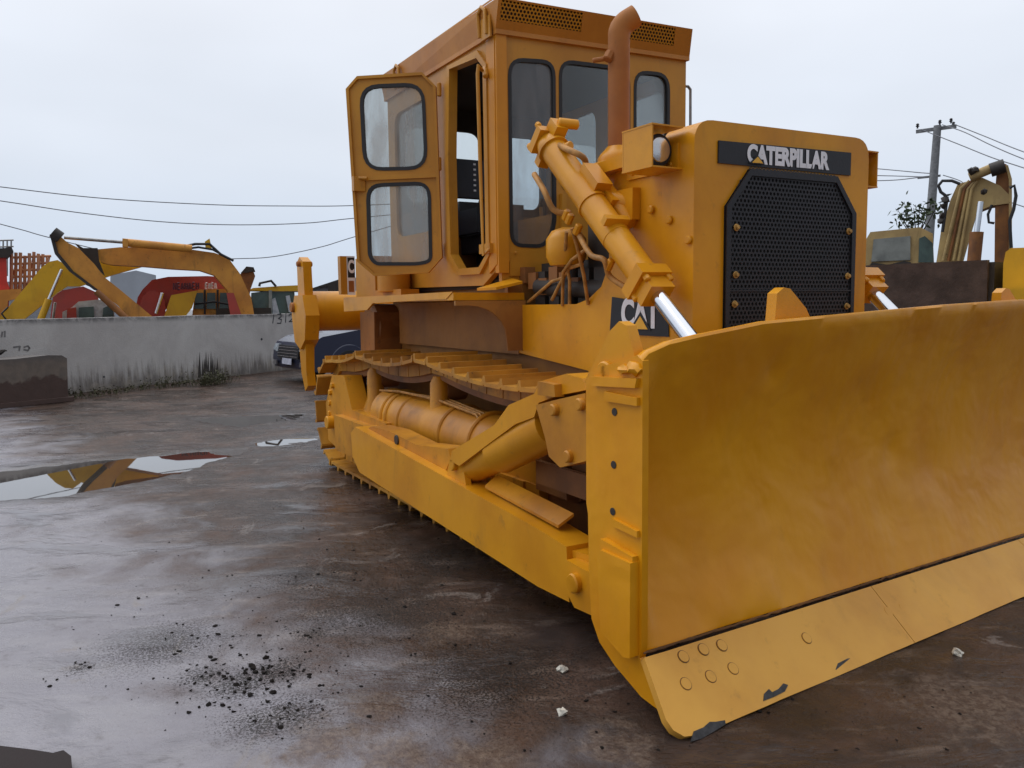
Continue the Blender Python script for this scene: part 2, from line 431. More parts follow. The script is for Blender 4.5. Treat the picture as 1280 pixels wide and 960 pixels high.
# --- deck (fender) over the tracks
def deck(s):
    fy = lambda y: y if s > 0 else 2*YC-y
    m = MB()
    m.box((-7.06, fy(2.30), 1.535), (-4.80, fy(2.84), 1.585), .006)
    m.prism([(-7.06, fy(2.295), 1.58), (-7.06, fy(2.295), 1.46), (-6.45, fy(2.295), 1.475), (-6.3, fy(2.295), 1.53), (-4.9, fy(2.295), 1.545), (-4.8, fy(2.295), 1.59)], (0, .02 if s > 0 else -.02, 0), .004)
    m.wobble(.006, 3)
    dk = part(m, 'deck', 'yellow')
    m = MB()                                   # front gusset with a rounded cut-out
    o = [(2.30, 1.53), (2.30, 1.50)]
    for k in range(7):
        a = math.pi/2*k/6; o.append((2.40+.28*math.sin(a), 1.28+.22*math.cos(a)+.0))
    o += [(2.69, 1.19), (2.83, 1.19), (2.83, 1.53)]
    m.prism([(-4.79, fy(a), b) for a, b in o], (.02, 0, 0), .003)
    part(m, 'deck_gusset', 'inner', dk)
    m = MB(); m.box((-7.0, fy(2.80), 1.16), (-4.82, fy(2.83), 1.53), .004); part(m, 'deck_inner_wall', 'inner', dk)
deck(1); deck(-1)
m = MB()                                       # crumpled plate and latch lying at the deck's front
m.prism([(-4.88, 2.52, 1.595), (-4.76, 2.60, 1.60), (-4.74, 2.79, 1.645), (-4.9, 2.79, 1.67)], (0, 0, .018), .004); m.wobble(.012, 6)
part(m, 'deck_latch', 'yellow')

# --- cab
SX0, SX1 = -6.9, -4.90
m = MB()
hole = [P(a, b, 1, 2.70) for a, b in ((565, 87), (599, 73), (607, 84), (609, 200), (611, 318), (602, 334), (577, 336), (567, 318), (564, 200))]
hole = [Vector((h.x, 2.70, h.z)) for h in hole]
outer = [Vector(p) for p in ((-6.9, 2.70, 1.66), (-5.14, 2.70, 1.64), (-4.90, 2.70, 1.76), (-4.90, 2.70, 3.34), (-6.9, 2.70, 3.34))]
rh = rpoly((0, 2.70, 0), X, Z, [(-6.75, 2.1), (-6.0, 2.1), (-6.0, 3.15), (-6.75, 3.15)], .12)
m.plate(outer, [hole, rh], (0, .045, 0))
cab = part(m, 'cab_side', 'cabyellow', ang=25)
# raised lip round the doorway
def scaled(poly, k): 
    c = sum(poly, Vector())/len(poly); return [c+(p-c)*k for p in poly]
m = MB(); hl_ = inset(hole, .05)
if (hl_[0]-hole[4]).length < (hole[0]-hole[4]).length: hl_ = inset(hole, -.05)
m.ring([p-Y*.025 for p in hl_], [p-Y*.025 for p in inset(hole, 0)], (0, .024, 0)); part(m, 'door_frame', 'cabyellow', cab, ang=25)
m = MB(); m.prism([(-4.905, 2.685, 1.78), (-4.905, 2.685, 3.33), (-5.02, 2.685, 3.33), (-5.02, 2.685, 1.72)], (0, .016, 0), .004)
m.box((-4.935, 2.69, 1.72), (-4.885, 2.77, 3.33), .012)
part(m, 'cab_corner_post', paint('corner_post_paint', (.64, .26, .018), (.55, .21, .014), .15))
# far side and rear wall, with windows
m = MB()
fh = rpoly((0, 4.36, 0), X, Z, [(-5.85, 1.95), (-5.1, 1.95), (-5.1, 3.18), (-5.85, 3.18)], .12)
fh2 = rpoly((0, 4.36, 0), X, Z, [(-6.72, 2.3), (-6.02, 2.3), (-6.02, 3.22), (-6.72, 3.20)], .14)
m.plate([Vector((min(p.x, -4.945), 4.366, p.z)) for p in outer], [fh, fh2], (0, -.045, 0)); fs = part(m, 'cab_side', 'cabyellow', ang=25)
m = MB(); rw = [rpoly((-6.9, 0, 0), Y, Z, [(a, 2.42), (b, 2.42), (b, 3.10), (a, 3.09)], .12) for a, b in ((2.84, 3.60), (3.68, 4.26))]
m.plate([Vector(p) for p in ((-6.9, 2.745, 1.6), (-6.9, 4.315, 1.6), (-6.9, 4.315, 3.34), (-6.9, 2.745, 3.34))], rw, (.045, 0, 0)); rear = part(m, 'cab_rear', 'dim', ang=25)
for r_, pr in ((rw[0], rear), (rw[1], rear), (rh, cab), (fh, fs), (fh2, fs)):
    m = MB(); off = Vector((.02, 0, 0)) if pr is rear else (Vector((0, .02, 0)) if pr is cab else Vector((0, -.02, 0)))
    m.prism([p+off for p in r_], off*.2, 0); part(m, 'window_pane', 'glass', pr)
# front wall
FX = -4.90
w1 = rpoly((FX, 0, 0), Y, Z, [(2.79, 1.90), (3.08, 1.90), (3.165, 2.05), (3.165, 3.19), (2.79, 3.16)], [.10, .10, .08, .11, .12])
w2 = rpoly((FX, 0, 0), Y, Z, [(3.20, 2.30), (3.82, 2.30), (3.82, 3.225), (3.20, 3.205)], [.1, .1, .13, .12])
w3 = rpoly((FX, 0, 0), Y, Z, [(3.86, 2.05), (4.20, 1.95), (4.20, 3.235), (3.86, 3.215)], [.1, .1, .13, .12])
m = MB(); m.plate([Vector(p) for p in ((FX, 2.72, 1.64), (FX, 4.362, 1.64), (FX, 4.362, 3.36), (FX, 2.72, 3.34))], [w1, w2, w3], (-.04, 0, 0))
cf = part(m, 'cab_front', 'cabyellow', ang=25)
for w in (w1, w2, w3):
    a = inset(w, .022); 
    if (a[0]-w[len(w)//2]).length > (w[0]-w[len(w)//2]).length: a = inset(w, -.022)
    b = [p+(p-q)*.15 for p, q in zip(w, a)]
    m = MB(); m.ring([p+X*.004 for p in b], [p+X*.004 for p in a], (-.02, 0, 0)); part(m, 'window_gasket', 'rubber', cf)
    m = MB(); m.prism([p-X*.012 for p in w], (-.004, 0, 0), 0); part(m, 'window_pane', 'frontglass' if w is w1 else 'glass', cf)
m = MB(); m.box((FX+.002, 2.78, 1.70), (FX+.010, 3.24, 1.80), .002); m.box((FX+.002, 3.2, 1.64), (FX+.03, 3.24, 2.28), .004)
for y in (2.83, 3.18): m.cyl((FX, y, 1.86), (FX+.014, y, 1.86), .01, 8)
part(m, 'cab_front_trim', 'cabyellow', cf)
# roof with perforated fascia
m = MB()
bt = [(-6.93, 2.68), (-4.87, 2.68), (-4.87, 4.37), (-6.93, 4.37)]; tp = [(-6.98, 2.65), (-4.76, 2.65), (-4.76, 4.29), (-6.98, 4.29)]
tp = [(-6.98, 2.66), (-4.76, 2.645), (-4.76, 4.30), (-6.98, 4.38)]
zb = [3.33, 3.325, 3.375, 3.375]; zt = [3.52, 3.485, 3.535, 3.55]
B = [m.bm.verts.new((p[0], p[1], z)) for p, z in zip(bt, zb)]; T = [m.bm.verts.new((p[0], p[1], z)) for p, z in zip(tp, zt)]
Bc = [m.bm.verts.new((p[0], p[1], z-.03)) for p, z in zip(bt, zb)]
for i in range(4):
    j = (i+1) % 4
    if i != 1: m.bm.faces.new((B[i], B[j], T[j], T[i]))
    m.bm.faces.new((Bc[i], Bc[j], B[j], B[i]))
m.bm.faces.new(T); m.bm.faces.new(Bc[::-1])
# fascia front in strips, leaving two openings
u0, u1 = B[1].co.copy(), B[2].co.copy(); t0, t1 = T[1].co.copy(), T[2].co.copy()
def fas(u, v): return (u0.lerp(u1, u)).lerp(t0.lerp(t1, u), v)
us = [0, .015, .40, .64, .90, 1]; vs = [0, .30, .93, 1]
for i in range(5):
    for j in range(3):
        if j == 1 and i in (1, 3): continue
        m.bm.faces.new([m.bm.verts.new(fas(a, b)) for a, b in ((us[i], vs[j]), (us[i+1], vs[j]), (us[i+1], vs[j+1]), (us[i], vs[j+1]))])
bmesh.ops.remove_doubles(m.bm, verts=m.bm.verts, dist=.0005)
roof = part(m, 'cab_roof', paint('roof_paint', (.56, .23, .035), (.45, .17, .026), .35, .40), smooth=False)
for a, b in ((.015, .40), (.64, .90)):
    m = MB(); o = fas(a, .30); uu = (fas(b, .30)-o); vv = fas(a, .93)-o
    perforated(m, o-X*.003, uu.normalized(), vv.normalized(), uu.length, vv.length, .028, .0095)
    part(m, 'roof_vent', 'cabyellow', roof, smooth=False)
    m = MB(); m.prism([fas(a, .3)-X*.03, fas(b, .3)-X*.03, fas(b, .93)-X*.03, fas(a, .93)-X*.03], (-.003, 0, 0), 0); part(m, 'vent_backing', 'dim', roof)
m = MB(); m.box((-6.95, 2.66, 3.515), (-4.755, 2.665, 3.505), 0)
for (a, b, ax) in ((605, 22, 2.66), (498, 92, 2.66)):
    p = P(a, b, 1, ax); m.tube([p+Vector((-.05, -.01, -.12)), p+Vector((-.05, -.02, .03)), p+Vector((0, -.02, .065)), p+Vector((.05, -.02, .03)), p+Vector((.05, -.01, -.12))], .013, 10)
p = P(607, 22, 1, 2.66); m.box(p+Vector((-.06, -.008, -.14)), p+Vector((.07, .006, -.0)), .003)
part(m, 'lifting_eyes', 'cabyellow', roof)
m = MB(); m.tube([P(846, 107, 0, -5.2), P(860, 108, 0, -5.2), P(863, 112, 0, -5.2), P(863, 175, 0, -5.2)], .012, 8); part(m, 'grab_handle', 'steel')
m = MB(); g = [P(603, 88, 1, 2.66), P(598, 82, 1, 2.61), P(597, 92, 1, 2.61), P(600, 200, 1, 2.61), P(604, 318, 1, 2.61), P(611, 312, 1, 2.66)]
m.tube(g, .013, 10); m.cyl(P(607, 84, 1, 2.69), P(607, 96, 1, 2.66), .02, 10); m.box(P(605, 306, 1, 2.7), P(612, 316, 1, 2.66), .003); part(m, 'grab_handle', 'cabyellow')
# interior
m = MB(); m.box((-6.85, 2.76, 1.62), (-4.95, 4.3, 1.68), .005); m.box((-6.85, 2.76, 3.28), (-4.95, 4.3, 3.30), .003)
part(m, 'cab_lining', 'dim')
m = MB(); m.box((-5.5, 3.2, 1.68), (-5.0, 4.2, 2.15), .03); m.cyl((-5.35, 3.35, 1.68), (-5.4, 3.35, 2.25), .015, 8); m.cyl((-5.35, 3.5, 1.68), (-5.45, 3.5, 2.2), .015, 8); part(m, 'control_console', 'inner')
m = MB(); m.box((-6.5, 3.2, 1.95), (-5.95, 3.75, 2.1), .04); m.box((-6.55, 3.15, 2.1), (-6.42, 3.8, 2.40), .05); m.box((-6.4, 3.1, 2.1), (-6.0, 3.18, 2.3), .03); m.box((-6.4, 3.3, 1.68), (-6.1, 3.6, 1.95), .02)
part(m, 'driver_seat', 'seat')
m = MB(); m.box((-6.8, 2.76, 1.68), (-6.5, 4.3, 2.30), .02); part(m, 'rear_bulkhead', 'inner')
m = MB(); q = P(586, 222, 0, -5.75); m.box(q+Vector((-.04, -.12, -.16)), q+Vector((.04, .26, .13)), .03)
part(m, 'seat_back', 'seat')
m = MB()
for i in range(6):
    for j in range(3): c = q+Vector((.041, .02+j*.05, -.11+i*.04)); m.box(c, c+Vector((.004, .02, .014)), 0)
part(m, 'seat_vent_dots', 'white')
# cab skirt below the side
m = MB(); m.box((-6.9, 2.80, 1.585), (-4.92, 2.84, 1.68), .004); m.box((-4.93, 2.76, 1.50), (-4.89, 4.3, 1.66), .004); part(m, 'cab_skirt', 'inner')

# --- door, swung open past square
hA, hB = Vector((-5.76, 2.675, 0)), Vector((-6.2, 2.03, 0)); du = (hB-hA).normalized(); dn = du.cross(Z)
if dn.x < 0: dn = -dn
def PP(px, py, off=0.):
    d = ray(px, py); t = ((hA+dn*off-EYE).dot(dn))/d.dot(dn); return EYE+d*t
do = [PP(*p) for p in ((433, 112), (447, 96), (528, 91), (545, 108), (549, 215), (553, 322), (536, 341), (468, 345), (447, 327), (440, 220))]
zo = lambda x, y: (430+x/3.2, 60+y/3.2)
def rpx(pts, r, off=0):
    q = [PP(*zo(*p), off) for p in pts]; o = q[0]
    return rpoly(o, du, Z, [((p-o).dot(du), (p-o).z) for p in q], r)
wu = rpx([(62, 150), (320, 140), (334, 485), (80, 490)], .15)
wl = rpx([(90, 545), (345, 535), (352, 855), (300, 868), (125, 868), (98, 835)], [.12, .12, .06, .06, .06, .06])
m = MB(); m.plate(do, [wu, wl], dn*-.03); door = part(m, 'cab_door', 'cabyellow', ang=25)
m = MB(); din = inset(do, .022)
if (din[0]-do[5]).length > (do[0]-do[5]).length: din = inset(do, -.022)
m.ring([p+dn*.022 for p in do], [p+dn*.022 for p in din], dn*-.021)
a, b = PP(*zo(40, 515), .001), PP(*zo(372, 500), .001); m.prism([a, b, b-Z*.035, a-Z*.035], dn*.02, .003)
part(m, 'door_rim', 'cabyellow', door, ang=25)
for w in (wu, wl):
    a = inset(w, .022)
    if (a[0]-w[len(w)//2]).length > (w[0]-w[len(w)//2]).length: a = inset(w, -.022)
    b = [p+(p-q)*.2 for p, q in zip(w, a)]
    m = MB(); m.ring([p+dn*.006 for p in b], [p+dn*.006 for p in a], dn*-.03); part(m, 'window_gasket', 'rubber', door)
    m = MB(); m.prism([p-dn*.012 for p in w], dn*-.004, 0); part(m, 'window_pane', 'doorglass', door)
m = MB(); p = PP(*zo(60, 515), .02); m.box(p-Vector((.03, .05, .11)), p+Vector((.02, .04, .0)), .008); q = PP(*zo(45, 520), .03); m.cyl(q, PP(*zo(95, 520), .05), .012, 8); part(m, 'door_latch', 'cabyellow', door)
m = MB()
for py in (112, 205, 312): p = P(549, py, 1, 2.67); m.cyl(p-Z*.05, p+Z*.05, .018, 10)
part(m, 'door_hinges', 'cabyellow', door)

# --- rear: tank and sticker post
m = MB(); m.box((-7.45, 2.55, 1.585), (-6.93, 4.35, 1.95), .04); part(m, 'fuel_tank', 'cabyellow')
m = MB(); a, b = P(425, 320, 0, -6.95), P(443, 368, 0, -6.95); m.box((-7.02, a.y, b.z), (-6.95, b.y, a.z), .008); post = part(m, 'sticker_post', 'cabyellow')
def stick(px0, py0, px1, py1, mat, dx, name='decal'):
    a, b = P(px0, py0, 0, -6.95), P(px1, py1, 0, -6.95); m = MB(); m.box((-6.949+dx, a.y, b.z), (-6.947+dx, b.y, a.z), 0); return part(m, name, mat, post)
stick(433, 320, 444.5, 368.5, 'white', 0); stick(434, 322, 443.5, 347, 'black', .003); stick(435.5, 351, 442.5, 365, 'exhaust', .003)
c = P(439, 334, 0, -6.94); text_mesh('C', .15, face_mat((-6.941, c.y, c.z), Y, Z), .001, .006, 'lettering', M['white'], post, .55)
m = MB(); a = P(470, 368, 1, 2.6); m.box((-6.85, 2.50, 1.59), (-6.2, 2.66, 1.64), .01); m.cyl((-6.5, 2.56, 1.62), (-6.5, 2.56, 1.86), .14); part(m, 'filler_case', 'cabyellow')

# --- ripper
rp = MB(); rp.cyl((-8.1, 2.235, 1.46), (-8.1, 4.68, 1.46), .20, 40, .02)
rp.box((-8.1, 3.0, 1.05), (-7.4, 3.2, 1.5), .02); rp.box((-8.1, 3.7, 1.05), (-7.4, 3.9, 1.5), .02)
ripper = part(rp, 'ripper_beam', 'yellow')
def lateral(cx): return cx
for yy in (2.20, 4.60):
    m = MB()
    sh = [(-8.22, 1.95), (-8.12, 2.0), (-8.0, 1.95), (-7.98, 1.62), (-8.0, 1.1), (-8.02, .88), (-7.98, .72), (-8.08, .66), (-8.2, .84), (-8.24, 1.1), (-8.22, 1.6)]
    m.prism([(a, yy, b) for a, b in sh], (0, .085, 0), .015)
    m.prism([(-8.38, yy-.03, 1.42), (-8.3, yy-.03, 1.15), (-8.1, yy-.03, 1.08), (-7.92, yy-.03, 1.18), (-7.86, yy-.03, 1.42), (-7.95, yy-.03, 1.62), (-8.25, yy-.03, 1.62)], (0, .14, 0), .05, 4)
    sk = part(m, 'ripper_shank', 'yellow')
    m = MB(); m.cyl((-8.1, yy-.035, 1.93), (-8.1, yy+.12, 1.93), .028, 12); m.cyl((-8.3, yy-.06, 1.5), (-8.3, yy+.1, 1.5), .05, 14); part(m, 'shank_pin', 'exhaust', sk)
m = MB(); m.cyl((-7.33, 2.62, 1.28), (-7.33, 2.9, 1.28), .24, 28, .03); m.box((-7.5, 2.6, 1.05), (-7.1, 2.85, 1.45), .03)
m.wobble(.02, 8); part(m, 'final_drive_case', 'rusty')

# --- tracks
def track_path():
    sx, sz, ix, iz, r = -7.33, .53, -3.45, .555, .38
    pts = []
    for k in range(25): a = math.pi/2+math.pi*k/24; pts.append((sx+r*math.cos(a), sz+r*math.sin(a)))
    pts += [(x, .15) for x in np.linspace(-7.2, -3.6, 20)]
    ri = .405
    for k in range(25): a = -math.pi/2+math.pi*k/24; pts.append((ix+ri*math.cos(a), iz+ri*math.sin(a)))
    tops = [(-3.45, .96), (-5.25, 1.03), (-6.55, .99), (-7.33, .91)]
    for (xa, za), (xb, zb_), sag in zip(tops, tops[1:], (.06, .06, .03)):
        for k in range(1, 13):
            t = k/12; pts.append((xa+(xb-xa)*t, za+(zb_-za)*t-sag*4*t*(1-t)))
    return pts
TP = track_path()
seg = [0]
for a, b in zip(TP, TP[1:]+TP[:1]): seg.append(seg[-1]+math.dist(a, b))
def tat(s):
    s %= seg[-1]
    for i in range(len(TP)):
        if seg[i] <= s <= seg[i+1]:
            a, b = TP[i], TP[(i+1) % len(TP)]; t = (s-seg[i])/max(1e-6, seg[i+1]-seg[i]); return Vector((a[0]+(b[0]-a[0])*t, 0, a[1]+(b[1]-a[1])*t))
NSH = int(seg[-1]/.212); pitch = seg[-1]/NSH
def shoe_mesh():
    m = MB(); w = .25
    pr = [(-.104, 0), (.085, 0), (.10, .012), (.104, .062), (.078, .064), (.070, .026), (-.02, .024), (-.085, .024), (-.104, .05), (-.112, .048), (-.112, .01)]
    # end corners clipped: outline narrows slightly at the ends
    m.prism([(a, -w, b) for a, b in pr], (0, 2*w, 0), .004)
    m.box((-.1, -.11, -.085), (.1, -.06, -.001), .01); m.box((-.1, .06, -.085), (.1, .11, -.001), .01)
    bmesh.ops.recalc_face_normals(m.bm, faces=m.bm.faces)
    me = bpy.data.meshes.new('track_shoe'); m.bm.to_mesh(me); m.bm.free(); me.materials.append(M['track'])
    me.polygons.foreach_set('use_smooth', [True]*len(me.polygons)); me.set_sharp_from_angle(angle=D2R(35)); return me
SM = shoe_mesh()
for side in (1, -1):
    yc = 2.47 if side > 0 else 2*YC-2.47
    m = MB()
    for s in (-.085, .085):
        L = [Vector((a, yc+s, b)) for a, b in TP]
        inn = []
        c = Vector((-5.4, yc+s, .55))
        n = len(TP)
        for i in range(n):
            t = (Vector((TP[(i+1) % n][0], 0, TP[(i+1) % n][1]))-Vector((TP[i-1][0], 0, TP[i-1][1]))).normalized()
            nn = Vector((-t.z, 0, t.x)); inn.append(nn)
        m.ring([L[i]-inn[i]*.03 for i in range(n)], [L[i]+inn[i]*.045 for i in range(n)], (0, .03, 0))
    tr = part(m, 'track', 'rusty')
    for k in range(NSH):
        s = k*pitch; a, b = tat(s-.5*pitch), tat(s+.5*pitch); t = (b-a).normalized(); n = Vector((t.z, 0, -t.x))
        # outward normal: path runs counter-clockwise in (x,z) -> right-hand side is outside
        o = bpy.data.objects.new('track_shoe', SM); COL.objects.link(o)
        c = (a+b)/2+n*.088; c.y = yc
        yy = n.cross(t)
        o.matrix_world = Matrix(((t.x, yy.x, n.x, c.x), (t.y, yy.y, n.y, c.y), (t.z, yy.z, n.z, c.z), (0, 0, 0, 1)))
        mw = o.matrix_world.copy(); o.parent = tr; o.matrix_parent_inverse = Matrix.Translation((0, 0, 0)); o.matrix_world = mw
        o.matrix_parent_inverse = tr.matrix_world.inverted()
    sgn = side; fo = lambda y: yc-sgn*(y)       # y>0: towards the outside
    # sprocket + idler
    m = MB(); m.lathe((-7.33, fo(-.04), .53), (0, -sgn, 0), [(0, .05), (.0, .33), (.08, .33), (.08, .12)], 30)
    for k in range(13):
        a = 2*math.pi*k/13; c = Vector((-7.33+.36*math.cos(a), fo(0), .53+.36*math.sin(a))); m.box(c-Vector((.03, .03, .03)), c+Vector((.03, .03, .03)), .008)
    part(m, 'sprocket', 'rusty')
    m = MB(); m.lathe((-3.45, fo(-.11), .555), (0, -sgn, 0), [(0, .28), (.0, .375), (.04, .385), (.18, .385), (.22, .375), (.22, .28), (.16, .25), (.16, .1), (.25, .09), (.26, .02)], 36); part(m, 'front_idler', 'rusty')
    # hub cover of the final drive
    m = MB(); m.lathe((-7.2, fo(0.02), .56), (0, -sgn, 0), [(0, .30), (.02, .32), (.13, .30), (.20, .20), (.24, .18), (.25, .05)], 32)
    m.prism([(-7.38, fo(.1), .26), (-7.42, fo(.1), .60), (-7.2, fo(.1), .88), (-6.85, fo(.1), .90), (-6.66, fo(.1), .62), (-5.85, fo(.1), .60), (-5.85, fo(.1), .24), (-7.0, fo(.1), .2)], (0, -sgn*.16, 0), .03)
    m.box((-6.95, fo(.22), .24), (-5.7, fo(.33), .55), .03)
    hubp = part(m, 'final_drive_guard', 'frame')
    m = MB()
    for (x, z) in ((-7.26, .62), (-7.24, .72), (-7.17, .79), (-7.28, .52)): m.cyl((x, fo(.25), z), (x, fo(.285), z), .026, 6, .003)
    m.cyl((-7.2, fo(.25), .45), (-7.2, fo(.33), .45), .06, 16); part(m, 'guard_bolts', 'yellow', hubp)
    # roller frame
    m = MB(); m.box((-7.0, fo(-.2), .22), (-3.75, fo(.17), .50), .03)
    m.cyl((-6.35, fo(.02), .62), (-4.3, fo(.02), .60), .20, 32, .03)
    m.cyl((-6.1, fo(.02), .617), (-6.06, fo(.02), .617), .215, 32, .01); m.cyl((-6.0, fo(.02), .617), (-5.96, fo(.02), .617), .215, 32, .01)
    m.box((-4.9, fo(-.15), .4), (-3.8, fo(.16), .72), .03)
    for xx in (-5.75, -5.0, -4.55): m.cyl((xx, fo(.02), .612), (xx+.035, fo(.02), .612), .213, 32, .01)
    for xx in np.arange(-6.2, -3.9, .26): m.cyl((xx, fo(.165), .45), (xx, fo(.195), .45), .022, 6, .003)
    m.box((-6.3, fo(.17), .40), (-3.9, fo(.185), .50), .008)
    part(m, 'roller_frame', 'frame')
    for k in range(7):
        x = -6.75+k*.49; m = MB(); m.lathe((x, fo(-.16), .27), (0, -sgn, 0), [(0, .07), (.0, .13), (.04, .13), (.05, .10), (.27, .10), (.28, .13), (.32, .13), (.32, .06), (.35, .05)], 20); part(m, 'track_roller', 'rusty')
    for x, zt in ((-6.58, .985), (-5.26, 1.0)):
        m = MB(); p = [(x, fo(.07), .42), (x, fo(.07), .62), (x, fo(.07), .72), (x, fo(.07), zt-.05), (x, fo(.07), zt)]
        m.tube(p, [.13, .115, .075, .07, .045], 18); m.cyl((x, fo(.12), zt-.075), (x, fo(-.1), zt-.075), .055, 18)
        m.box((x-.09, fo(.13), .62), (x+.09, fo(.02), .67), .02)
        part(m, 'carrier_bracket', 'frame')
        m = MB(); m.lathe((x, fo(-.12), zt-.1), (0, -sgn, 0), [(0, .08), (.16, .08)], 20); part(m, 'carrier_roller', 'rusty')
    for k in range(3):
        m = MB(); m.tube([(-6.4+k*.2, fo(.10-k*.05), .80), (-5.9, fo(.12-k*.04), .835-k*.01), (-5.2, fo(.1-k*.04), .83), (-4.6, fo(.12-k*.03), .80), (-4.3, fo(.16), .66)], .009, 6); part(m, 'grease_line', 'hose')
    # push arm
    ya = fo(.52)
    m = MB()
    m.prism([(-5.82, ya, .60), (-3.2, ya, .445), (-2.95, ya, .42), (-2.93, ya, .17), (-3.2, ya, .16), (-5.75, ya, .265), (-5.9, ya, .36), (-5.92, ya, .54)], (0, sgn*.17, 0), .016, 3)
    m.prism([(-3.0, ya+sgn*.02, .40), (-2.56, ya+sgn*.10, .40), (-2.56, ya+sgn*.10, .20), (-3.0, ya+sgn*.02, .18)], (0, sgn*.14, 0), .015)
    pa = part(m, 'push_arm', 'yellow')
    m = MB(); m.prism([(-2.92, ya-sgn*.02, .37), (-2.60, ya-sgn*.02, .36), (-2.60, ya-sgn*.02, .19), (-2.86, ya-sgn*.02, .17), (-2.94, ya-sgn*.02, .24)], (0, sgn*.09, 0), .02)
    m.cyl((-2.84, ya-sgn*.05, .29), (-2.84, ya+sgn*.1, .29), .045, 14); m.wobble(.006, 14); part(m, 'blade_hinge', 'yellow', pa)
    # loose guard strip and step bracket on the arm
    m = MB(); m.prism([(-3.86, ya+sgn*.07, .50), (-3.12, ya+sgn*.07, .455), (-3.10, ya+sgn*.145, .505), (-3.86, ya+sgn*.145, .55)], (.0, 0, .015), .004); m.wobble(.005, 5)
    part(m, 'arm_guard_strip', 'frame', pa)
    m = MB(); br = [(455, 541), (463, 533), (487, 539), (520, 556), (560, 561), (563, 573), (556, 592), (545, 596), (517, 580), (470, 556)]
    pts = [P(a, b, 1, 2.02) for a, b in br]
    m.prism([(p.x, ya+sgn*.07, p.z) for p in pts], (0, sgn*.15, 0), .012); part(m, 'arm_bracket', 'frame', pa)
    m = MB()
    for a, b in ((495, 551), (505, 578), (535, 590)): p = P(a, b, 1, 2.0); m.cyl((p.x-.03, ya+sgn*.072, p.z), (p.x-.03, ya+sgn*.06, p.z), .035, 12, .003)
    part(m, 'bracket_slots', 'dark', pa)
    # clevis and diagonal brace cylinder
    m = MB(); c0 = P(585, 588, 1, 2.03); 
    for dy in (.03, .19):
        q = [(c0.x-.20, .48), (c0.x-.17, c0.z-.02), (c0.x-.12, c0.z+.07), (c0.x-.03, c0.z+.09), (c0.x+.04, c0.z+.03), (c0.x+.08, .47)]
        m.prism([(a, ya+sgn*dy, b) for a, b in q], (0, sgn*.035, 0), .012)
    m.cyl((c0.x-.06, ya, c0.z+.03), (c0.x-.06, ya+sgn*.24, c0.z+.03), .035, 14); part(m, 'brace_clevis', 'yellow', pa)
    m = MB(); A = P(590, 583, 1, 2.06); Bq = P(702, 525, 1, 2.06)
    A = Vector((A.x, ya+sgn*.12, A.z)); Bq = Vector((Bq.x, ya+sgn*.12, Bq.z)); d = (Bq-A).normalized()
    m.tube([A-d*.03, A, A+d*.35, A+d*.37, A+d*.95], [.075, .095, .10, .118, .118], 28)
    bc = part(m, 'brace_cylinder', 'yellow')
    m = MB(); st = [(566, 575), (569, 563), (622, 531), (640, 506), (672, 492), (681, 476), (712, 467), (733, 473), (738, 487), (702, 494), (678, 503), (672, 521), (648, 530), (618, 552), (578, 582)]
    pts = [P(a, b, 1, 1.97) for a, b in st]; m.prism([(p.x, ya+sgn*.0, p.z) for p in pts], (0, sgn*.22, 0), .012, 3); part(m, 'brace_strut', 'yellow', bc)
    m = MB(); m.box((-3.12, ya+sgn*.01, 1.09), (-2.98, ya-sgn*.04, 1.15), .02); bl = [(676, 506), (700, 500), (738, 490), (744, 560), (740, 574), (706, 583), (693, 570), (688, 545)]
    pts = [P(a, b, 1, 1.95) for a, b in bl]; m.prism([(p.x, ya-sgn*.03, p.z) for p in pts], (0, sgn*.27, 0), .025, 3); m.wobble(.008, 11)
    for a, b in ((697, 512), (715, 570), (730, 505)): p = P(a, b, 1, 1.93); m.cyl((p.x, ya-sgn*.02, p.z), (p.x, ya-sgn*.055, p.z), .028, 10)
    part(m, 'brace_head', 'frame', bc)
    m = MB(); p = P(735, 523, 1, 2.0); m.cyl((p.x-.1, ya+sgn*.08, p.z), (-2.5 if side > 0 else -2.8, ya+sgn*.08, p.z+.02), .042, 20); part(m, 'brace_rod', 'steel', bc)
    m = MB()
    for k in range(3): m.box((-3.7+k*.35, ya+sgn*.3, .5+.06*k), (-3.4+k*.35, ya+sgn*.42, .72), .02)
    m.box((-3.9, ya+sgn*.28, .74), (-2.75, ya+sgn*.34, .80), .01); m.box((-3.6, ya+sgn*.24, .56), (-2.65, ya+sgn*.27, .68), .01)
    part(m, 'inner_guard', 'rusty')

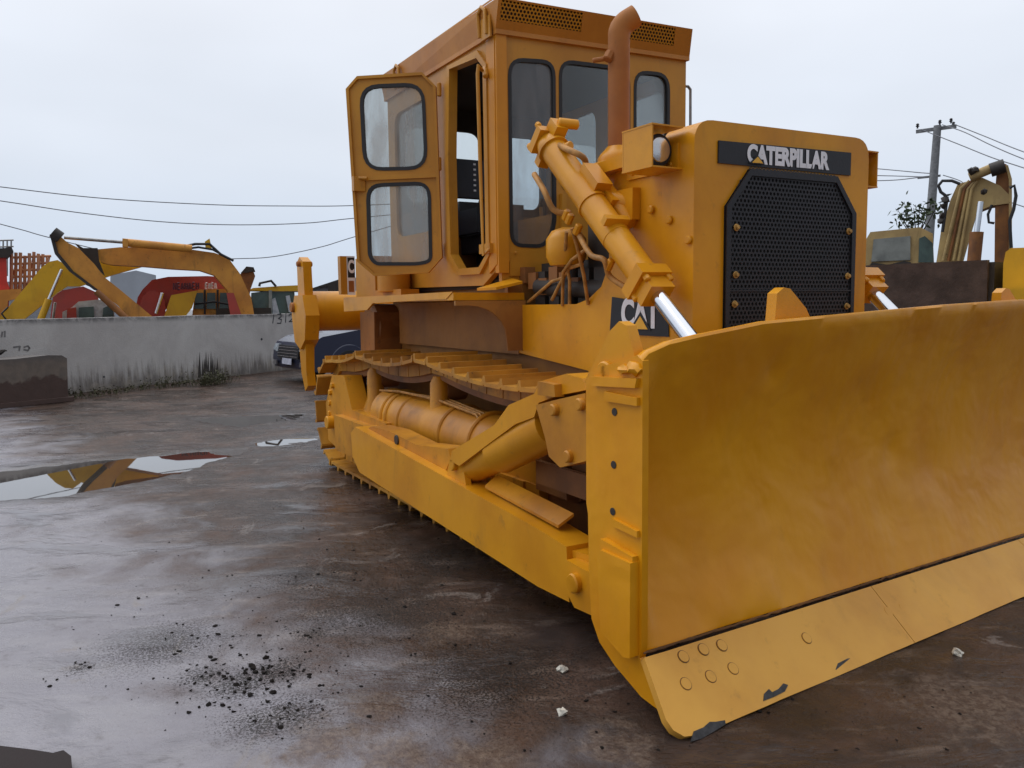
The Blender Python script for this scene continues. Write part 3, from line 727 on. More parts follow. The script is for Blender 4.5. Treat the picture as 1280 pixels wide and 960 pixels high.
# --- lift cylinders
def lift(side):
    yy = 2.63 if side > 0 else 2*YC-2.63
    fy = lambda dy: yy+dy*side
    T_, G_, E_ = Vector((-4.11, yy, 2.418)), Vector((-3.215, yy, 1.60)), Vector((-2.72, yy, 1.165))
    d = (G_-T_).normalized(); n = d.cross(Y).normalized()
    if n.z < 0: n = -n
    m = MB(); m.tube([T_-d*.07, T_, T_+d*.03, T_+d*.031, G_-d*.36, G_-d*.359, G_], [.07, .088, .088, .080, .080, .077, .077], 30)
    # pivot ring collar and gland
    for s0, rr_ in ((.55, .088), (.02, .096)): m.tube([T_+d*s0, T_+d*(s0+.018)], rr_, 30)
    cy = part(m, 'lift_cylinder', 'yellow')
    m = MB(); M4 = Matrix(((d.x, 0, n.x, G_.x), (d.y, side, n.y, G_.y), (d.z, 0, n.z, G_.z), (0, 0, 0, 1)))
    m.box((-.05, -.10, -.09), (.02, .09, .09), .012, M4); m.box((.02, -.075, -.065), (.10, .07, .065), .016, M4)
    for a in (-1, 1):
        for b in (-1, 1): m.cyl(M4 @ Vector((.01, a*.072, b*.065)), M4 @ Vector((.055, a*.072, b*.065)), .018, 8)
    m.wobble(.004, 20); part(m, 'gland_cap', 'yellow', cy)
    m = MB(); m.cyl(G_, E_, .042, 24, .0); part(m, 'piston_rod', 'chrome', cy)
    m = MB(); m.cyl(E_-Y*.06, E_+Y*.06, .07, 20); m.box(E_+Vector((0, -.05, -.05)), E_+Vector((.10, .05, .05)), .01); part(m, 'rod_eye', 'yellow', cy)
    # head block with ports
    M5 = Matrix(((d.x, 0, n.x, T_.x), (d.y, side, n.y, T_.y), (d.z, 0, n.z, T_.z), (0, 0, 0, 1)))
    m = MB(); m.box((-.10, -.09, -.08), (-.05, .08, .08), .02, M5); m.box((-.09, -.03, .05), (.01, .05, .14), .022, M5); m.box((-.06, -.04, -.14), (.0, .03, -.07), .018, M5)
    m.cyl(M5 @ Vector((-.04, .0, .14)), M5 @ Vector((-.01, .12, .16)), .03, 12); m.cyl(M5 @ Vector((.12, .0, .075)), M5 @ Vector((.16, 0, .12)), .025, 10)
    for a in (-1, 1): m.cyl(M5 @ Vector((-.13, a*.07, .07)), M5 @ Vector((-.1, a*.07, .07)), .02, 8); m.cyl(M5 @ Vector((-.13, a*.07, -.07)), M5 @ Vector((-.1, a*.07, -.07)), .02, 8)
    m.wobble(.004, 20); part(m, 'head_block', 'yellow', cy)
    # trunnion yoke carried by the nose
    m = MB(); c = T_+d*.45
    M6 = Matrix(((d.x, 0, n.x, c.x), (d.y, side, n.y, c.y), (d.z, 0, n.z, c.z), (0, 0, 0, 1)))
    m.box((-.10, -.02, .055), (.09, .08, .13), .028, M6); m.box((-.03, .05, -.02), (.18, .13, .09), .03, M6)
    m.cyl(M6 @ Vector((.1, .08, .03)), Vector((-3.58, fy(.18), 2.04)), .055, 16); m.cyl(M6 @ Vector((.16, .12, .04)), M6 @ Vector((.30, .14, .02)), .045, 14)
    m.box((-3.66, fy(.12), 1.95), (-3.50, fy(.172), 2.12), .01)
    m.wobble(.005, 14); part(m, 'trunnion_yoke', 'yellow', cy)
    def hose(pts, r_):
        m = MB(); q = []
        for i in range(len(pts)-1):
            p0, p1, p2, p3 = [Vector(pts[max(0, min(len(pts)-1, i+k))]) for k in (-1, 0, 1, 2)]
            for k in range(6):
                t = k/6; q.append(.5*((2*p1)+(p2-p0)*t+(2*p0-5*p1+4*p2-p3)*t*t+(3*p1-p0-3*p2+p3)*t**3))
        q.append(Vector(pts[-1])); m.tube(q, r_, 10); part(m, 'hydraulic_hose', 'hose', cy)
    def pt(a, b, dy): p = P(a, b, 1, 2.63+dy); return Vector((p.x, fy(dy), p.z))
    hose([pt(668, 218, -.02), pt(680, 238, -.06), pt(692, 262, -.03), pt(712, 268, .05)], .018)
    hose([pt(695, 180, 0), pt(712, 188, -.05), pt(730, 198, 0), pt(733, 215, .1)], .018)
    hose([pt(722, 290, .0), pt(738, 318, -.04), pt(755, 325, -.05), pt(762, 345, 0), pt(783, 360, .03)], .016)
    m = MB()
    for a, b in ((712, 275), (722, 288), (708, 270), (762, 332)): p = pt(a, b, -.02); m.cyl(p-Vector((.02, 0, .02)), p+Vector((.02, 0, .03)), .022, 8)
    part(m, 'hose_fittings', 'yellow', cy)
    m = MB(); c = T_+d*.80+n*.075; M7 = Matrix(((d.x, 0, n.x, c.x), (d.y, side, n.y, c.y), (d.z, 0, n.z, c.z), (0, 0, 0, 1)))
    m.box((-.01, -.10, -.02), (.025, .05, .03), .008, M7); part(m, 'cylinder_clamp', 'yellow', cy)
lift(1); lift(-1)

# --- blade
YAW = .065; BO = Vector((-2.0, 1.83, 0)); bu = Vector((-YAW, 1, 0)).normalized(); bx = Vector((bu.y, -bu.x, 0))
def BL(x, s, z): return BO+bx*x+bu*s+Z*z
def topz(s):
    ks = [(0, 1.315), (.03, 1.340), (.13, 1.370), (.3, 1.393), (.5, 1.415), (.65, 1.433), (1.2, 1.455), (2.0, 1.487), (2.73, 1.507), (3.3, 1.50), (3.6, 1.46), (3.85, 1.36), (3.92, 1.27)]
    for (a, b), (c, d) in zip(ks, ks[1:]):
        if s <= c: return b+(d-b)*(s-a)/(c-a)
    return ks[-1][1]
LB = 3.92; seamz = lambda s: .224-.0136*s
m = MB(); NS, NP = 120, 26; rows = []
for i in range(NS+1):
    s = LB*i/NS; tz = topz(s); z0 = seamz(s)-.0; row = []
    for j in range(NP+1):
        t = j/NP; z = z0+(tz-.02-z0)*t
        x = -.255-.155*math.sin(math.pi*min(1, t*1.02))**.9*min(1, s/.10, (LB-s)/.10)
        # dents and creases pressed into the moldboard
        def dent(s0, z1, rs, rz, dep):
            return -dep*math.exp(-((s-s0)/rs)**2-((z-z1)/rz)**2)
        if 0 < i < NS and 0 < j: x += dent(.82, 1.21, .05, .035, .022)+dent(1.83, .75, .06, .05, .022)+dent(.86, .60, .035, .03, .014)+dent(2.3, 1.33, .1, .05, .01)+dent(1.55, .95, .3, .2, .008)+dent(2.2, .62, .25, .12, .012)
        if .36 < s < .82: x += .016/(1+math.exp(-(.40-z+.02*math.sin(s*14))/.008))*min(1, (s-.36)/.05, (.82-s)/.05)*(1 if z > .22 else 0)
        x += .004*noise.noise(Vector((s*3, z*4, 0)))
        row.append(m.bm.verts.new(BL(x, s, z)))
    # rolled top lip
    for dx, dz_ in ((-.262, -.002), (-.285, -.003), (-.31, -.02), (-.32, -.05)): row.append(m.bm.verts.new(BL(dx+.0, s, tz-.008+dz_*.8)))
    rows.append(row)
for a, b in zip(rows, rows[1:]):
    for k in range(len(a)-1): m.bm.faces.new((a[k], b[k], b[k+1], a[k+1]))
blade = part(m, 'blade', 'blade', ang=50)
m = MB()                                        # rear box of the blade
for s0, s1 in ((.0, LB),):
    pr = [(-.46, .24), (-.57, .28), (-.57, 1.18), (-.50, 1.24), (-.49, .3)]
    m.prism([BL(a, .06, b) for a, b in pr], bu*(LB-.12), .012)
part(m, 'blade_back', 'yellow', blade)
for s, hand in ((0, 1), (LB, -1)):
    m = MB(); tz = 1.262
    pr = [(-.25, tz+.035), (-.25, 1.0), (-.25, .25), (-.26, .20), (-.17, .13), (-.07, .05), (-.13, .04), (-.25, .055), (-.40, .12), (-.49, .18), (-.54, .26), (-.555, .45), (-.56, .68), (-.57, .72), (-.57, 1.20), (-.53, tz-.01), (-.34, tz+.035), (-.28, tz+.055)]
    m.prism([BL(a, s-(0 if hand > 0 else .03), b) for a, b in pr], bu*.03, .009, 3)
    m.prism([BL(a, s-hand*.02 if hand > 0 else s, b) for a, b in ((-.26, 1.235), (-.52, 1.225), (-.51, 1.19), (-.27, 1.20))], bu*.025, .01)
    ep = part(m, 'end_plate', 'blade', blade)
    m = MB(); hh = hand
    pr = [(-.265, .565), (-.265, .21), (-.30, .20), (-.43, .26), (-.45, .56), (-.43, .575)]
    m.prism([BL(a, s-hh*.045, b) for a, b in pr], bu*hh*.046, .014, 3)
    m.prism([BL(a, s-hh*.016, b) for a, b in ((-.26, .68), (-.40, .70), (-.40, .672), (-.26, .655))], bu*hh*.02, .006)
    m.prism([BL(a, s-hh*.03, b) for a, b in ((-.27, .585), (-.45, .61), (-.45, .575), (-.27, .555))], bu*hh*.03, .01)
    m.prism([BL(a, s-hh*.018, b) for a, b in ((-.262, 1.165), (-.44, 1.175), (-.44, 1.14), (-.262, 1.135))], bu*hh*.02, .007)
    m.wobble(.003, 16); part(m, 'wear_block', 'blade', blade)
    m = MB()
    for (a, b) in ((-.40, 1.10), (-.405, .90), (-.41, .72), (-.42, .47)):
        c = BL(a, s-hh*.001, b); m.cyl(c-bu*hh*.002, c+bu*hh*.001, .015 if b > .6 else .009, 14, .001)
    part(m, 'bolt_hole', 'dark', blade)
    m = MB(); m.blob(BL(-.285, s, 1.268), .03, .3, 2, (1.3, 1, .8)); m.blob(BL(-.34, s, 1.262), .026, .3, 2, (1.6, 1, .7)); part(m, 'corner_weld', 'blade', blade)
    # corner lug
    m = MB(); c = [(-.60, 1.20), (-.42, 1.445), (-.385, 1.455), (-.36, 1.44), (-.30, 1.33), (-.30, 1.2)]
    p = [BL(a, s+hh*(.02+.0), b) for a, b in ((-.61, 1.19), (-.45, 1.40), (-.40, 1.435), (-.36, 1.42), (-.31, 1.30), (-.31, 1.2))]
    m.prism(p, bu*hh*.05, .012); m.cyl(BL(-.47, s, 1.24), BL(-.47, s+hh*.06, 1.24), .045, 16); part(m, 'corner_lug', 'yellow', blade)
# middle lugs behind the top edge
for px in (978, 1252):
    d = ray(px, 370); n_ = bx; x0 = BO+bx*-.40; t = (x0-EYE).dot(n_)/d.dot(n_); s = (EYE+d*t-BO).dot(bu)
    m = MB(); p = [BL(-.36, s-.10, 1.38), BL(-.36, s-.085, 1.535), BL(-.36, s-.04, 1.56), BL(-.36, s+.0, 1.555), BL(-.36, s+.11, 1.47), BL(-.36, s+.16, 1.40)]
    m.prism(p, bx*-.05, .01); part(m, 'blade_lug', 'yellow', blade)
# cutting edge, in sections, bolted; the end bit reaches further out
def edge_piece(s0, s1, end=0):
    m = MB(); a = []
    n = 14
    up = (-.235, .0); 
    def lowx(s): return 0.0
    top = [(s0+(s1-s0)*k/n, None) for k in range(n+1)]
    outl = [BL(-.222, s, seamz(s)-.006) for s, _ in top]
    low = []
    for k in range(n, -1, -1):
        s = s0+(s1-s0)*k/n; wv = .003*noise.noise(Vector((s*9, 3, 1))); z = .006+abs(wv)
        low.append(BL(.0-z*.9, s, z))
    if end == 1:
        low = low[:-2]+[BL(-.004, s0+.05, .006), BL(-.012, s0-.02, .018), BL(-.035, s0-.05, .04), BL(-.06, s0-.06, .07)]
        outl[0] = BL(-.222, s0-.012, seamz(s0)-.004)
    m.prism(outl+low, Vector((-.022, 0, -.022)), .004)
    return part(m, 'cutting_edge', 'edge', blade)
edge_piece(.0, 1.38, 1); edge_piece(1.384, 2.75); edge_piece(2.754, LB)
fr = Vector((.222, 0, -.218)).normalized(); en = Vector((.70, 0, .715))
def edge_pt(px, py):
    o = BL(-.222, 0, .218); a = BL(-.222, 1, .2064)-o; b = BL(-.006, 0, .006)-o; nn = a.cross(b).normalized(); d = ray(px, py)
    return EYE+d*((o-EYE).dot(nn)/d.dot(nn)), nn
for a, b in ((854, 821), (879, 812), (902, 807), (857, 855), (888, 846), (916, 836), (1008, 798), (1110, 765), (1128, 759)):
    c, nn = edge_pt(a, b); nn = nn if nn.x > 0 else -nn
    m = MB(); q0 = nn.orthogonal().normalized(); q1 = nn.cross(q0)
    cir = lambda r_, h_: [c+nn*h_+(q0*math.cos(k*math.pi/14)+q1*math.sin(k*math.pi/14))*r_ for k in range(28)]
    m.prism(cir(.0215, 0), nn*.005, .0012); pb = part(m, 'plow_bolt', 'edge', blade)
    m = MB(); m.ring(cir(.0245, .0), cir(.0218, .0), nn*.0028); part(m, 'bolt_groove', 'weldrust', pb)
# worn patches where the paint has gone from the lower lip
def wear(pxs, name):
    m = MB(); q = []
    for a, b in pxs: c, nn = edge_pt(a, b); nn = nn if nn.x > 0 else -nn; q.append(c+nn*.0035)
    m.prism(q, nn*.003, 0); part(m, name, plain('bare_worn_steel', (.035, .034, .036), .6, .2, .5, 40), blade)
wear([(1043, 838), (1046, 830), (1058, 824), (1068, 823), (1080, 818), (1092, 817), (1100, 821), (1085, 828), (1066, 834), (1052, 840)], 'bare_patch')
wear([(953, 877), (954, 868), (960, 862), (964, 866), (972, 862), (978, 855), (984, 857), (980, 865), (966, 872)], 'bare_patch')
wear([(862, 928), (866, 915), (878, 910), (886, 903), (893, 903), (905, 901), (906, 906), (890, 916), (876, 924)], 'bare_patch')
m = MB()                                        # rough weld bead along the seam
pts = []
for k in range(240):
    s = .0+LB*k/239; pts.append(BL(-.238+.004*noise.noise(Vector((s*20, 0, 0))), s, seamz(s)+.003+.005*noise.noise(Vector((s*26, 5, 0)))))
m.tube(pts, [(.004+.005*abs(noise.noise(Vector((k*.9, 2, 0))))) for k in range(240)], 6); part(m, 'weld_seam', 'weldrust', blade)

# ================================================================== GROUND AND WATER
def G(px, py): p = P(px, py, 2, 0); return (p.x, p.y)
pud_main = [G(*p) for p in ((-160, 606), (0, 588), (40, 583), (100, 576), (160, 571), (205, 567), (245, 563), (285, 561), (312, 560), (300, 567), (262, 577), (225, 590), (190, 599), (150, 606), (110, 613), (78, 620), (30, 623), (0, 625), (-170, 640))]
pud_b = [G(*p) for p in ((312, 553), (345, 548), (388, 544), (400, 548), (384, 553), (345, 557), (318, 558))]
pud_c = [G(*p) for p in ((232, 524), (270, 520), (330, 518), (385, 516), (372, 524), (330, 528), (300, 534), (272, 530))]
def grid_axis(segs):
    out = [segs[0][0]]
    for a, b, st in segs:
        n = max(1, int(round((b-a)/st))); out += list(np.linspace(a, b, n+1)[1:])
    return np.array(out)
gx = grid_axis([(-900, -200, 100), (-200, -60, 14), (-60, -24, 2.), (-24, -15, .15), (-15, -9.6, .07), (-9.6, -7.2, .035), (-7.2, -4.5, .05), (-4.5, -1.2, .028), (-1.2, 4, .3), (4, 200, 30)])
gy = grid_axis([(-400, -60, 60), (-60, -8, 4), (-8, -3, .25), (-3, -.9, .06), (-.9, 2.2, .03), (2.2, 5.5, .06), (5.5, 12, .3), (12, 60, 4), (60, 500, 60)])
GXm, GYm = np.meshgrid(gx, gy, indexing='ij')
def sdist(px, py, poly):
    best = np.full(px.shape, 1e9); ins = np.zeros(px.shape, bool); n = len(poly)
    for i in range(n):
        (x1, y1), (x2, y2) = poly[i-1], poly[i]
        ex, ey = x2-x1, y2-y1; t = np.clip(((px-x1)*ex+(py-y1)*ey)/(ex*ex+ey*ey), 0, 1)
        best = np.minimum(best, np.hypot(px-x1-t*ex, py-y1-t*ey))
        cond = ((y1 > py) != (y2 > py)) & (px < (x2-x1)*(py-y1)/((y2-y1) if y2 != y1 else 1e-9)+x1); ins ^= cond
    return np.where(ins, -best, best)
rng = np.random.RandomState(3)
def lattice(px, py, sc_, seed):
    r = np.random.RandomState(seed); T = r.rand(256, 256)
    x, y = px*sc_, py*sc_; xi, yi = np.floor(x).astype(int), np.floor(y).astype(int); fx, fy = x-xi, y-yi
    fx, fy = fx*fx*(3-2*fx), fy*fy*(3-2*fy)
    g = lambda a, b: T[a % 256, b % 256]
    return (g(xi, yi)*(1-fx)+g(xi+1, yi)*fx)*(1-fy)+(g(xi, yi+1)*(1-fx)+g(xi+1, yi+1)*fx)*fy-.5
H_ = lattice(GXm, GYm, .8, 1)*.006+lattice(GXm, GYm, 2.7, 2)*.005+lattice(GXm, GYm, 7, 3)*.003
near = (GXm > -12) & (GXm < 1) & (GYm > -3) & (GYm < 8)
mud = np.clip((GYm-.55-.15*(GXm+4)+lattice(GXm, GYm, 1.3, 9)*1.2)/.5, 0, 1)*near
H_ = H_+mud*(np.abs(lattice(GXm, GYm, 13, 4))*.010+np.abs(lattice(GXm, GYm, 24, 5))*.007-.003)
for pl, dep in ((pud_main, .030), (pud_b, .016), (pud_c, .014)):
    d = sdist(GXm, GYm, pl)+lattice(GXm, GYm, 6, 6)*.06+lattice(GXm, GYm, 15, 7)*.03
    H_ = H_-dep*np.clip(-d/.10+.35, 0, 1)
    H_ = np.where((d > 0) & (d < .5), np.maximum(H_, -.0095), H_)
bx0 = (GXm > -12) & (GXm < -7) & (GYm > -3) & (GYm < 3)
dm = np.minimum(np.minimum(sdist(GXm, GYm, pud_main), sdist(GXm, GYm, pud_b)), sdist(GXm, GYm, pud_c))
H_ = np.where(dm > .06, np.maximum(H_, -.008), H_)
H_ -= .004*(~near)
nx, ny = len(gx), len(gy)
me = bpy.data.meshes.new('ground'); co = np.stack([GXm, GYm, H_], -1).reshape(-1, 3)
idx = np.arange(nx*ny).reshape(nx, ny); q = np.stack([idx[:-1, :-1], idx[1:, :-1], idx[1:, 1:], idx[:-1, 1:]], -1).reshape(-1, 4)
me.vertices.add(len(co)); me.vertices.foreach_set('co', co.ravel().astype('f')); me.loops.add(q.size); me.loops.foreach_set('vertex_index', q.ravel().astype('i'))
me.polygons.add(len(q)); me.polygons.foreach_set('loop_start', (np.arange(len(q))*4).astype('i')); me.polygons.foreach_set('loop_total', np.full(len(q), 4, 'i'))
at_ = lambda nm, arr: me.attributes.new(nm, 'FLOAT', 'POINT').data.foreach_set('value', arr.reshape(-1).astype('f'))
def gauss(lst):
    s = np.zeros_like(GXm)
    for (px, py, rx_) in lst:
        c = G(px, py); s = np.maximum(s, np.exp(-((GXm-c[0])**2+(GYm-c[1])**2)/(2*rx_*rx_)))
    return s
shore = np.clip(1-(dm+lattice(GXm, GYm, 4, 11)*.25)/.28, 0, 1)
grit = gauss([(300, 855, .12), (345, 838, .10), (250, 845, .08), (392, 792, .08), (365, 890, .12), (405, 720, .22), (480, 760, .35), (560, 700, .3), (330, 902, .12), (100, 835, .05), (205, 805, .2), (620, 840, .3)])
patch = gauss([(400, 925, .13), (500, 940, .13), (590, 950, .12), (470, 880, .10), (770, 930, .12), (560, 790, .12), (1210, 880, .25)])
me.update(); at_('shore', shore); at_('grit', grit); at_('patch', patch); me.polygons.foreach_set('use_smooth', [True]*len(q)); me.validate()
t = NT('wet_muddy_concrete'); g = t.node('ShaderNodeNewGeometry').outputs['Position']
sep = t.node('ShaderNodeSeparateXYZ'); t.l.new(g, sep.inputs[0]); sx_, sy_ = sep.outputs[0], sep.outputs[1]
n0 = t.noise(.55, 5, .6, g, .4); n1 = t.noise(1.8, 7, .62, g, .5); n2 = t.noise(9, 7, .65, g); n3 = t.noise(48, 6, .7, g)
ns = t.noise(3.4, 7, .62, g, .35, ((.75, 2.0, 1), (0, 0, D2R(-62))))       # scraped streaks
# mud gathers on the machine's side of the yard
md = t.math('ADD', t.math('SUBTRACT', sy_, t.math('MULTIPLY', t.math('ADD', sx_, 4.), .15)), t.math('MULTIPLY', t.math('SUBTRACT', n1, .5), 2.4))
mudf = t.ramp(md, .15, 1.35)
blk = t.noise(.9, 3, .5, g, 1.2)
conc = t.mix(t.ramp(n0, .3, .7), (.27, .26, .29), (.20, .19, .215))
conc = t.mix(t.ramp(ns, .42, .75), conc, (.27, .26, .28))
mudc = t.mix(t.ramp(n1, .35, .7), (.028, .018, .013), (.078, .044, .030))
mudc = t.mix(t.math('MULTIPLY', t.ramp(ns, .52, .74), .65), mudc, (.20, .15, .12))
mudc = t.mix(t.math('MULTIPLY', t.ramp(t.noise(6, 8, .75, g, .6, ((.8, 1.7, 1), (0, 0, D2R(-62)))), .52, .62), .55), mudc, (.030, .020, .016))
col = t.mix(mudf, conc, mudc)
col = t.mix(t.math('MULTIPLY', t.ramp(n2, .55, .72), .45), col, (.05, .038, .035))
col = t.mix(t.math('MULTIPLY', t.ramp(t.noise(2.4, 7, .7, g, 1.), .60, .68), .55), col, (.23, .20, .18))
col = t.mix(t.math('MULTIPLY', t.ramp(n3, .62, .72), .5), col, (.03, .024, .022))
wet = t.ramp(t.noise(.9, 5, .6, g, .3), .36, .66)
wet2 = t.ramp(n2, .35, .7)
rg = t.math('ADD', t.math('MULTIPLY', wet, .34), t.math('ADD', .10, t.math('MULTIPLY', wet2, .16)))
rg = t.math('ADD', rg, t.math('MULTIPLY', t.ramp(n3, .5, .75), .2))
hh = t.math('ADD', t.math('MULTIPLY', n3, .5), t.math('ADD', n2, t.math('MULTIPLY', ns, .8)))
def attr(nm):
    x = t.node('ShaderNodeAttribute'); x.attribute_name = nm; return x.outputs['Fac']
shr, grt, pat = attr('shore'), attr('grit'), attr('patch')
nf = t.noise(95, 5, .7, g); ng = t.noise(34, 6, .75, g, .5)
spk = t.math('MULTIPLY', t.ramp(t.math('ADD', nf, t.math('MULTIPLY', grt, .14)), .60, .66), t.math('MINIMUM', t.math('ADD', grt, t.math('MULTIPLY', mudf, .35)), 1.))
pm = t.ramp(t.math('ADD', t.math('MULTIPLY', pat, .8), t.math('MULTIPLY', t.math('SUBTRACT', n2, .5), 1.9)), .30, .75)
col = t.mix(t.math('MULTIPLY', pm, .6), col, t.mix(t.ramp(ng, .4, .62), (.085, .050, .032), (.20, .145, .105)))
col = t.mix(t.math('MULTIPLY', t.ramp(ng, .60, .68), t.math('MULTIPLY', grt, .8)), col, (.022, .017, .014))
col = t.mix(spk, col, (.014, .011, .010))
col = t.mix(t.math('MULTIPLY', shr, .6), col, (.045, .038, .036))
rg = t.math('ADD', rg, t.math('MULTIPLY', pm, .25))
rg = t.math('MULTIPLY', rg, t.math('SUBTRACT', 1., t.math('MULTIPLY', shr, .75)))
hh = t.math('ADD', hh, t.math('MULTIPLY', t.math('ADD', spk, t.math('MULTIPLY', ng, t.math('ADD', pm, grt))), .8))
hh = t.math('MULTIPLY', hh, t.math('ADD', .45, t.math('MULTIPLY', mudf, .55)))
film = t.ramp(t.noise(1.5, 6, .62, g, .4, ((.7, 1.5, 1), (0, 0, D2R(-62)))), .50, .64)
rg = t.math('MULTIPLY', rg, t.math('SUBTRACT', 1., t.math('MULTIPLY', film, .72)))
hh = t.math('MULTIPLY', hh, t.math('SUBTRACT', 1., t.math('MULTIPLY', film, .8)))
nb = t.bump(hh, .6, .016); nb = t.bump(t.noise(130, 3, .6, g), .2, .003, nb)
col = t.mix(t.math('MULTIPLY', film, .35), col, (.05, .045, .048))
t.fin(col, rg, 0, nb, .5); t.b.inputs['IOR'].default_value = 1.4; t.l.new(t.math('SUBTRACT', .62, t.math('MULTIPLY', mudf, .28)), t.b.inputs['Specular IOR Level'])
M['ground'] = t.m
tag(new_obj('ground', me, t.m), kind='structure')
t = NT('still_water'); g = t.node('ShaderNodeNewGeometry').outputs['Position']
t.fin(t.mix(t.ramp(t.noise(2, 4, .5, g), .3, .7), (.035, .030, .026), (.05, .042, .036)), .015, 0, t.bump(t.noise(5, 3, .5, g), .02, .004), .5); t.b.inputs['IOR'].default_value = 1.36
t.b.inputs['Coat Weight'].default_value = .6; t.b.inputs['Coat Roughness'].default_value = .01
M['water'] = t.m
for pl, nm in ((pud_main, 'puddle'), (pud_b, 'puddle'), (pud_c, 'puddle')):
    c = np.mean(pl, 0); mb = MB(); mb.bm.faces.new([mb.bm.verts.new((c[0]+(a-c[0])*1.0+np.sign(a-c[0])*.10, c[1]+(b-c[1])*1.0+np.sign(b-c[1])*.10, -.0115)) for a, b in pl])
    bmesh.ops.triangulate(mb.bm, faces=mb.bm.faces); tag(mb.build('puddle', t.m, smooth=False), kind='structure')

# clods and gravel
M['clod'] = plain('wet_clod', (.010, .008, .007), .9, 0, .3, 30, .2); M['clod'].node_tree.nodes['Principled BSDF'].inputs['Specular IOR Level'].default_value = .12
m = MB()
def scatter(n, x0, x1, y0, y1, r0, r1, fn=None):
    for _ in range(n):
        a, b = random.triangular(x0, x1, (x0+x1)/2), random.triangular(y0, y1, (y0+y1)/2)
        if fn and not fn(a, b): continue
        p = P(a, b, 2, 0); r = r0*(r1/r0)**(random.random()**1.8); m.blob(p+Z*r*.1, r, .5, 1, (random.uniform(.9, 1.5), 1, .42))
scatter(260, 60, 700, 640, 930, .002, .009); scatter(120, 200, 480, 760, 900, .003, .012); scatter(160, 300, 640, 590, 800, .002, .009)
for cx_, cy_, sx2, sy2, n_ in ((300, 855, 26, 12, 26), (345, 838, 30, 8, 22), (250, 845, 18, 14, 18), (392, 792, 16, 6, 9), (365, 890, 25, 10, 14), (98, 832, 10, 4, 6), (70, 848, 12, 5, 5), (405, 720, 40, 8, 14), (330, 902, 20, 10, 12), (560, 770, 60, 20, 20), (205, 800, 60, 20, 18)):
    for _ in range(n_):
        p = P(random.gauss(cx_, sx2), random.gauss(cy_, sy2), 2, 0); r = .003*(5.5**(random.random()**1.6)); m.blob(p+Z*r*.1, r, .5, 1, (random.uniform(.9, 1.5), 1, .42))
scatter(80, 560, 1000, 760, 960, .002, .009); scatter(80, 900, 1280, 790, 960, .002, .009)
tag(m.build('mud_clods', M['clod']), kind='stuff')
ws = plain('pale_stone', (.55, .52, .45), .7, 0, .15, 30)
for (a, b, r, lb) in ((703, 839, .020, 'small pale stone on dark mud, farther of the two beside the blade corner'), (703, 893, .018, 'small pale stone on dark mud, nearer of the two beside the blade corner'), (1197, 818, .022, 'small pale stone with crumbs lying on mud under the right end of the cutting edge')):
    m = MB(); m.blob(P(a, b, 2, 0)+Z*r*.5, r, .4, 2, (1.1, 1, .7)); tag(m.build('stone', ws), lb, 'stone', 'pale stones on the mud')
m = MB(); pl = [G(*p) for p in ((-60, 940), (0, 943), (40, 948), (66, 953), (80, 949), (90, 957), (92, 985), (-60, 990))]
m.prism([(a, b, .002) for a, b in pl], (0, 0, .03), .006); m.wobble(.006, 12)
tag(m.build('steel_scrap', plain('dark_wet_scrap', (.016, .009, .009), .85)), 'dark wet scrap of plate lying at the near left corner of the yard', 'scrap')

# ================================================================== WALL
wa, wb = Vector((-15.79, .25, 0))*1.05, Vector((-18.36, 4.16, 0))*1.05; wd = (wb-wa).normalized(); wn = Vector((wd.y, -wd.x, 0))
if wn.dot(-wa) < 0: wn = -wn
t = NT('stained_render'); g = t.node('ShaderNodeNewGeometry').outputs['Position']
sp = t.node('ShaderNodeSeparateXYZ'); t.l.new(g, sp.inputs[0]); zz = sp.outputs[2]
n1 = t.noise(1.1, 6, .6, g, .4); n2 = t.noise(5, 7, .65, g, .5); nst = t.noise(4, 6, .65, g, .3, ((3.5, 3.5, .35), (0, 0, 0)))
c = t.mix(t.ramp(n1, .3, .7), (.54, .525, .51), (.42, .40, .39)); c = t.mix(t.math('MULTIPLY', t.ramp(n2, .52, .75), .5), c, (.50, .47, .44))
low = t.math('MULTIPLY', t.ramp(t.math('ADD', zz, t.math('MULTIPLY', t.math('SUBTRACT', nst, .5), 1.1)), .50, .02), .75)
c = t.mix(low, c, t.mix(t.ramp(n2, .4, .65), (.06, .045, .035), (.20, .17, .13)))
c = t.mix(t.math('MULTIPLY', t.ramp(nst, .62, .78), .22), c, (.10, .09, .08))
c = t.mix(t.math('MULTIPLY', t.ramp(zz, 1.22, 1.34), t.ramp(n2, .3, .6)), c, (.16, .155, .155))
t.fin(c, .8, 0, t.bump(t.math('ADD', n2, t.noise(40, 4, .6, g)), .4, .015), .3); M['wall'] = t.m
m = MB(); A = wa-wd*14; N = 160
rowt = []
for i in range(N+1):
    p = A+wd*(14+24)*i/N; zt = 1.352+.012*noise.noise(Vector((i*.23, 0, 0)))
    rowt.append((p, zt))
for (p, z1), (q_, z2) in zip(rowt, rowt[1:]):
    pass
V = [[m.bm.verts.new(v) for v in (p-Z*.1, p+Z*.5, p+Z*z1, p+Z*(z1+.004)-wn*.24, p-wn*.24-Z*.1)] for p, z1 in rowt]
for a, b in zip(V, V[1:]):
    for k in range(4): m.bm.faces.new((a[k], b[k], b[k+1], a[k+1]))
m.bm.faces.new(V[0]); m.bm.faces.new(V[-1][::-1])
wall = tag(m.build('yard_wall', M['wall'], smooth=False), 'long low grey rendered yard wall with stained foot behind the bulldozer and the car', 'wall')
def onwall(px, py, off=.004):
    d = ray(px, py); o = wa+wn*off; return EYE+d*((o-EYE).dot(wn)/d.dot(wn))
ink = plain('faded_black_paint', (.035, .04, .05), .7); ink2 = plain('very_faded_paint', (.17, .165, .165), .8)
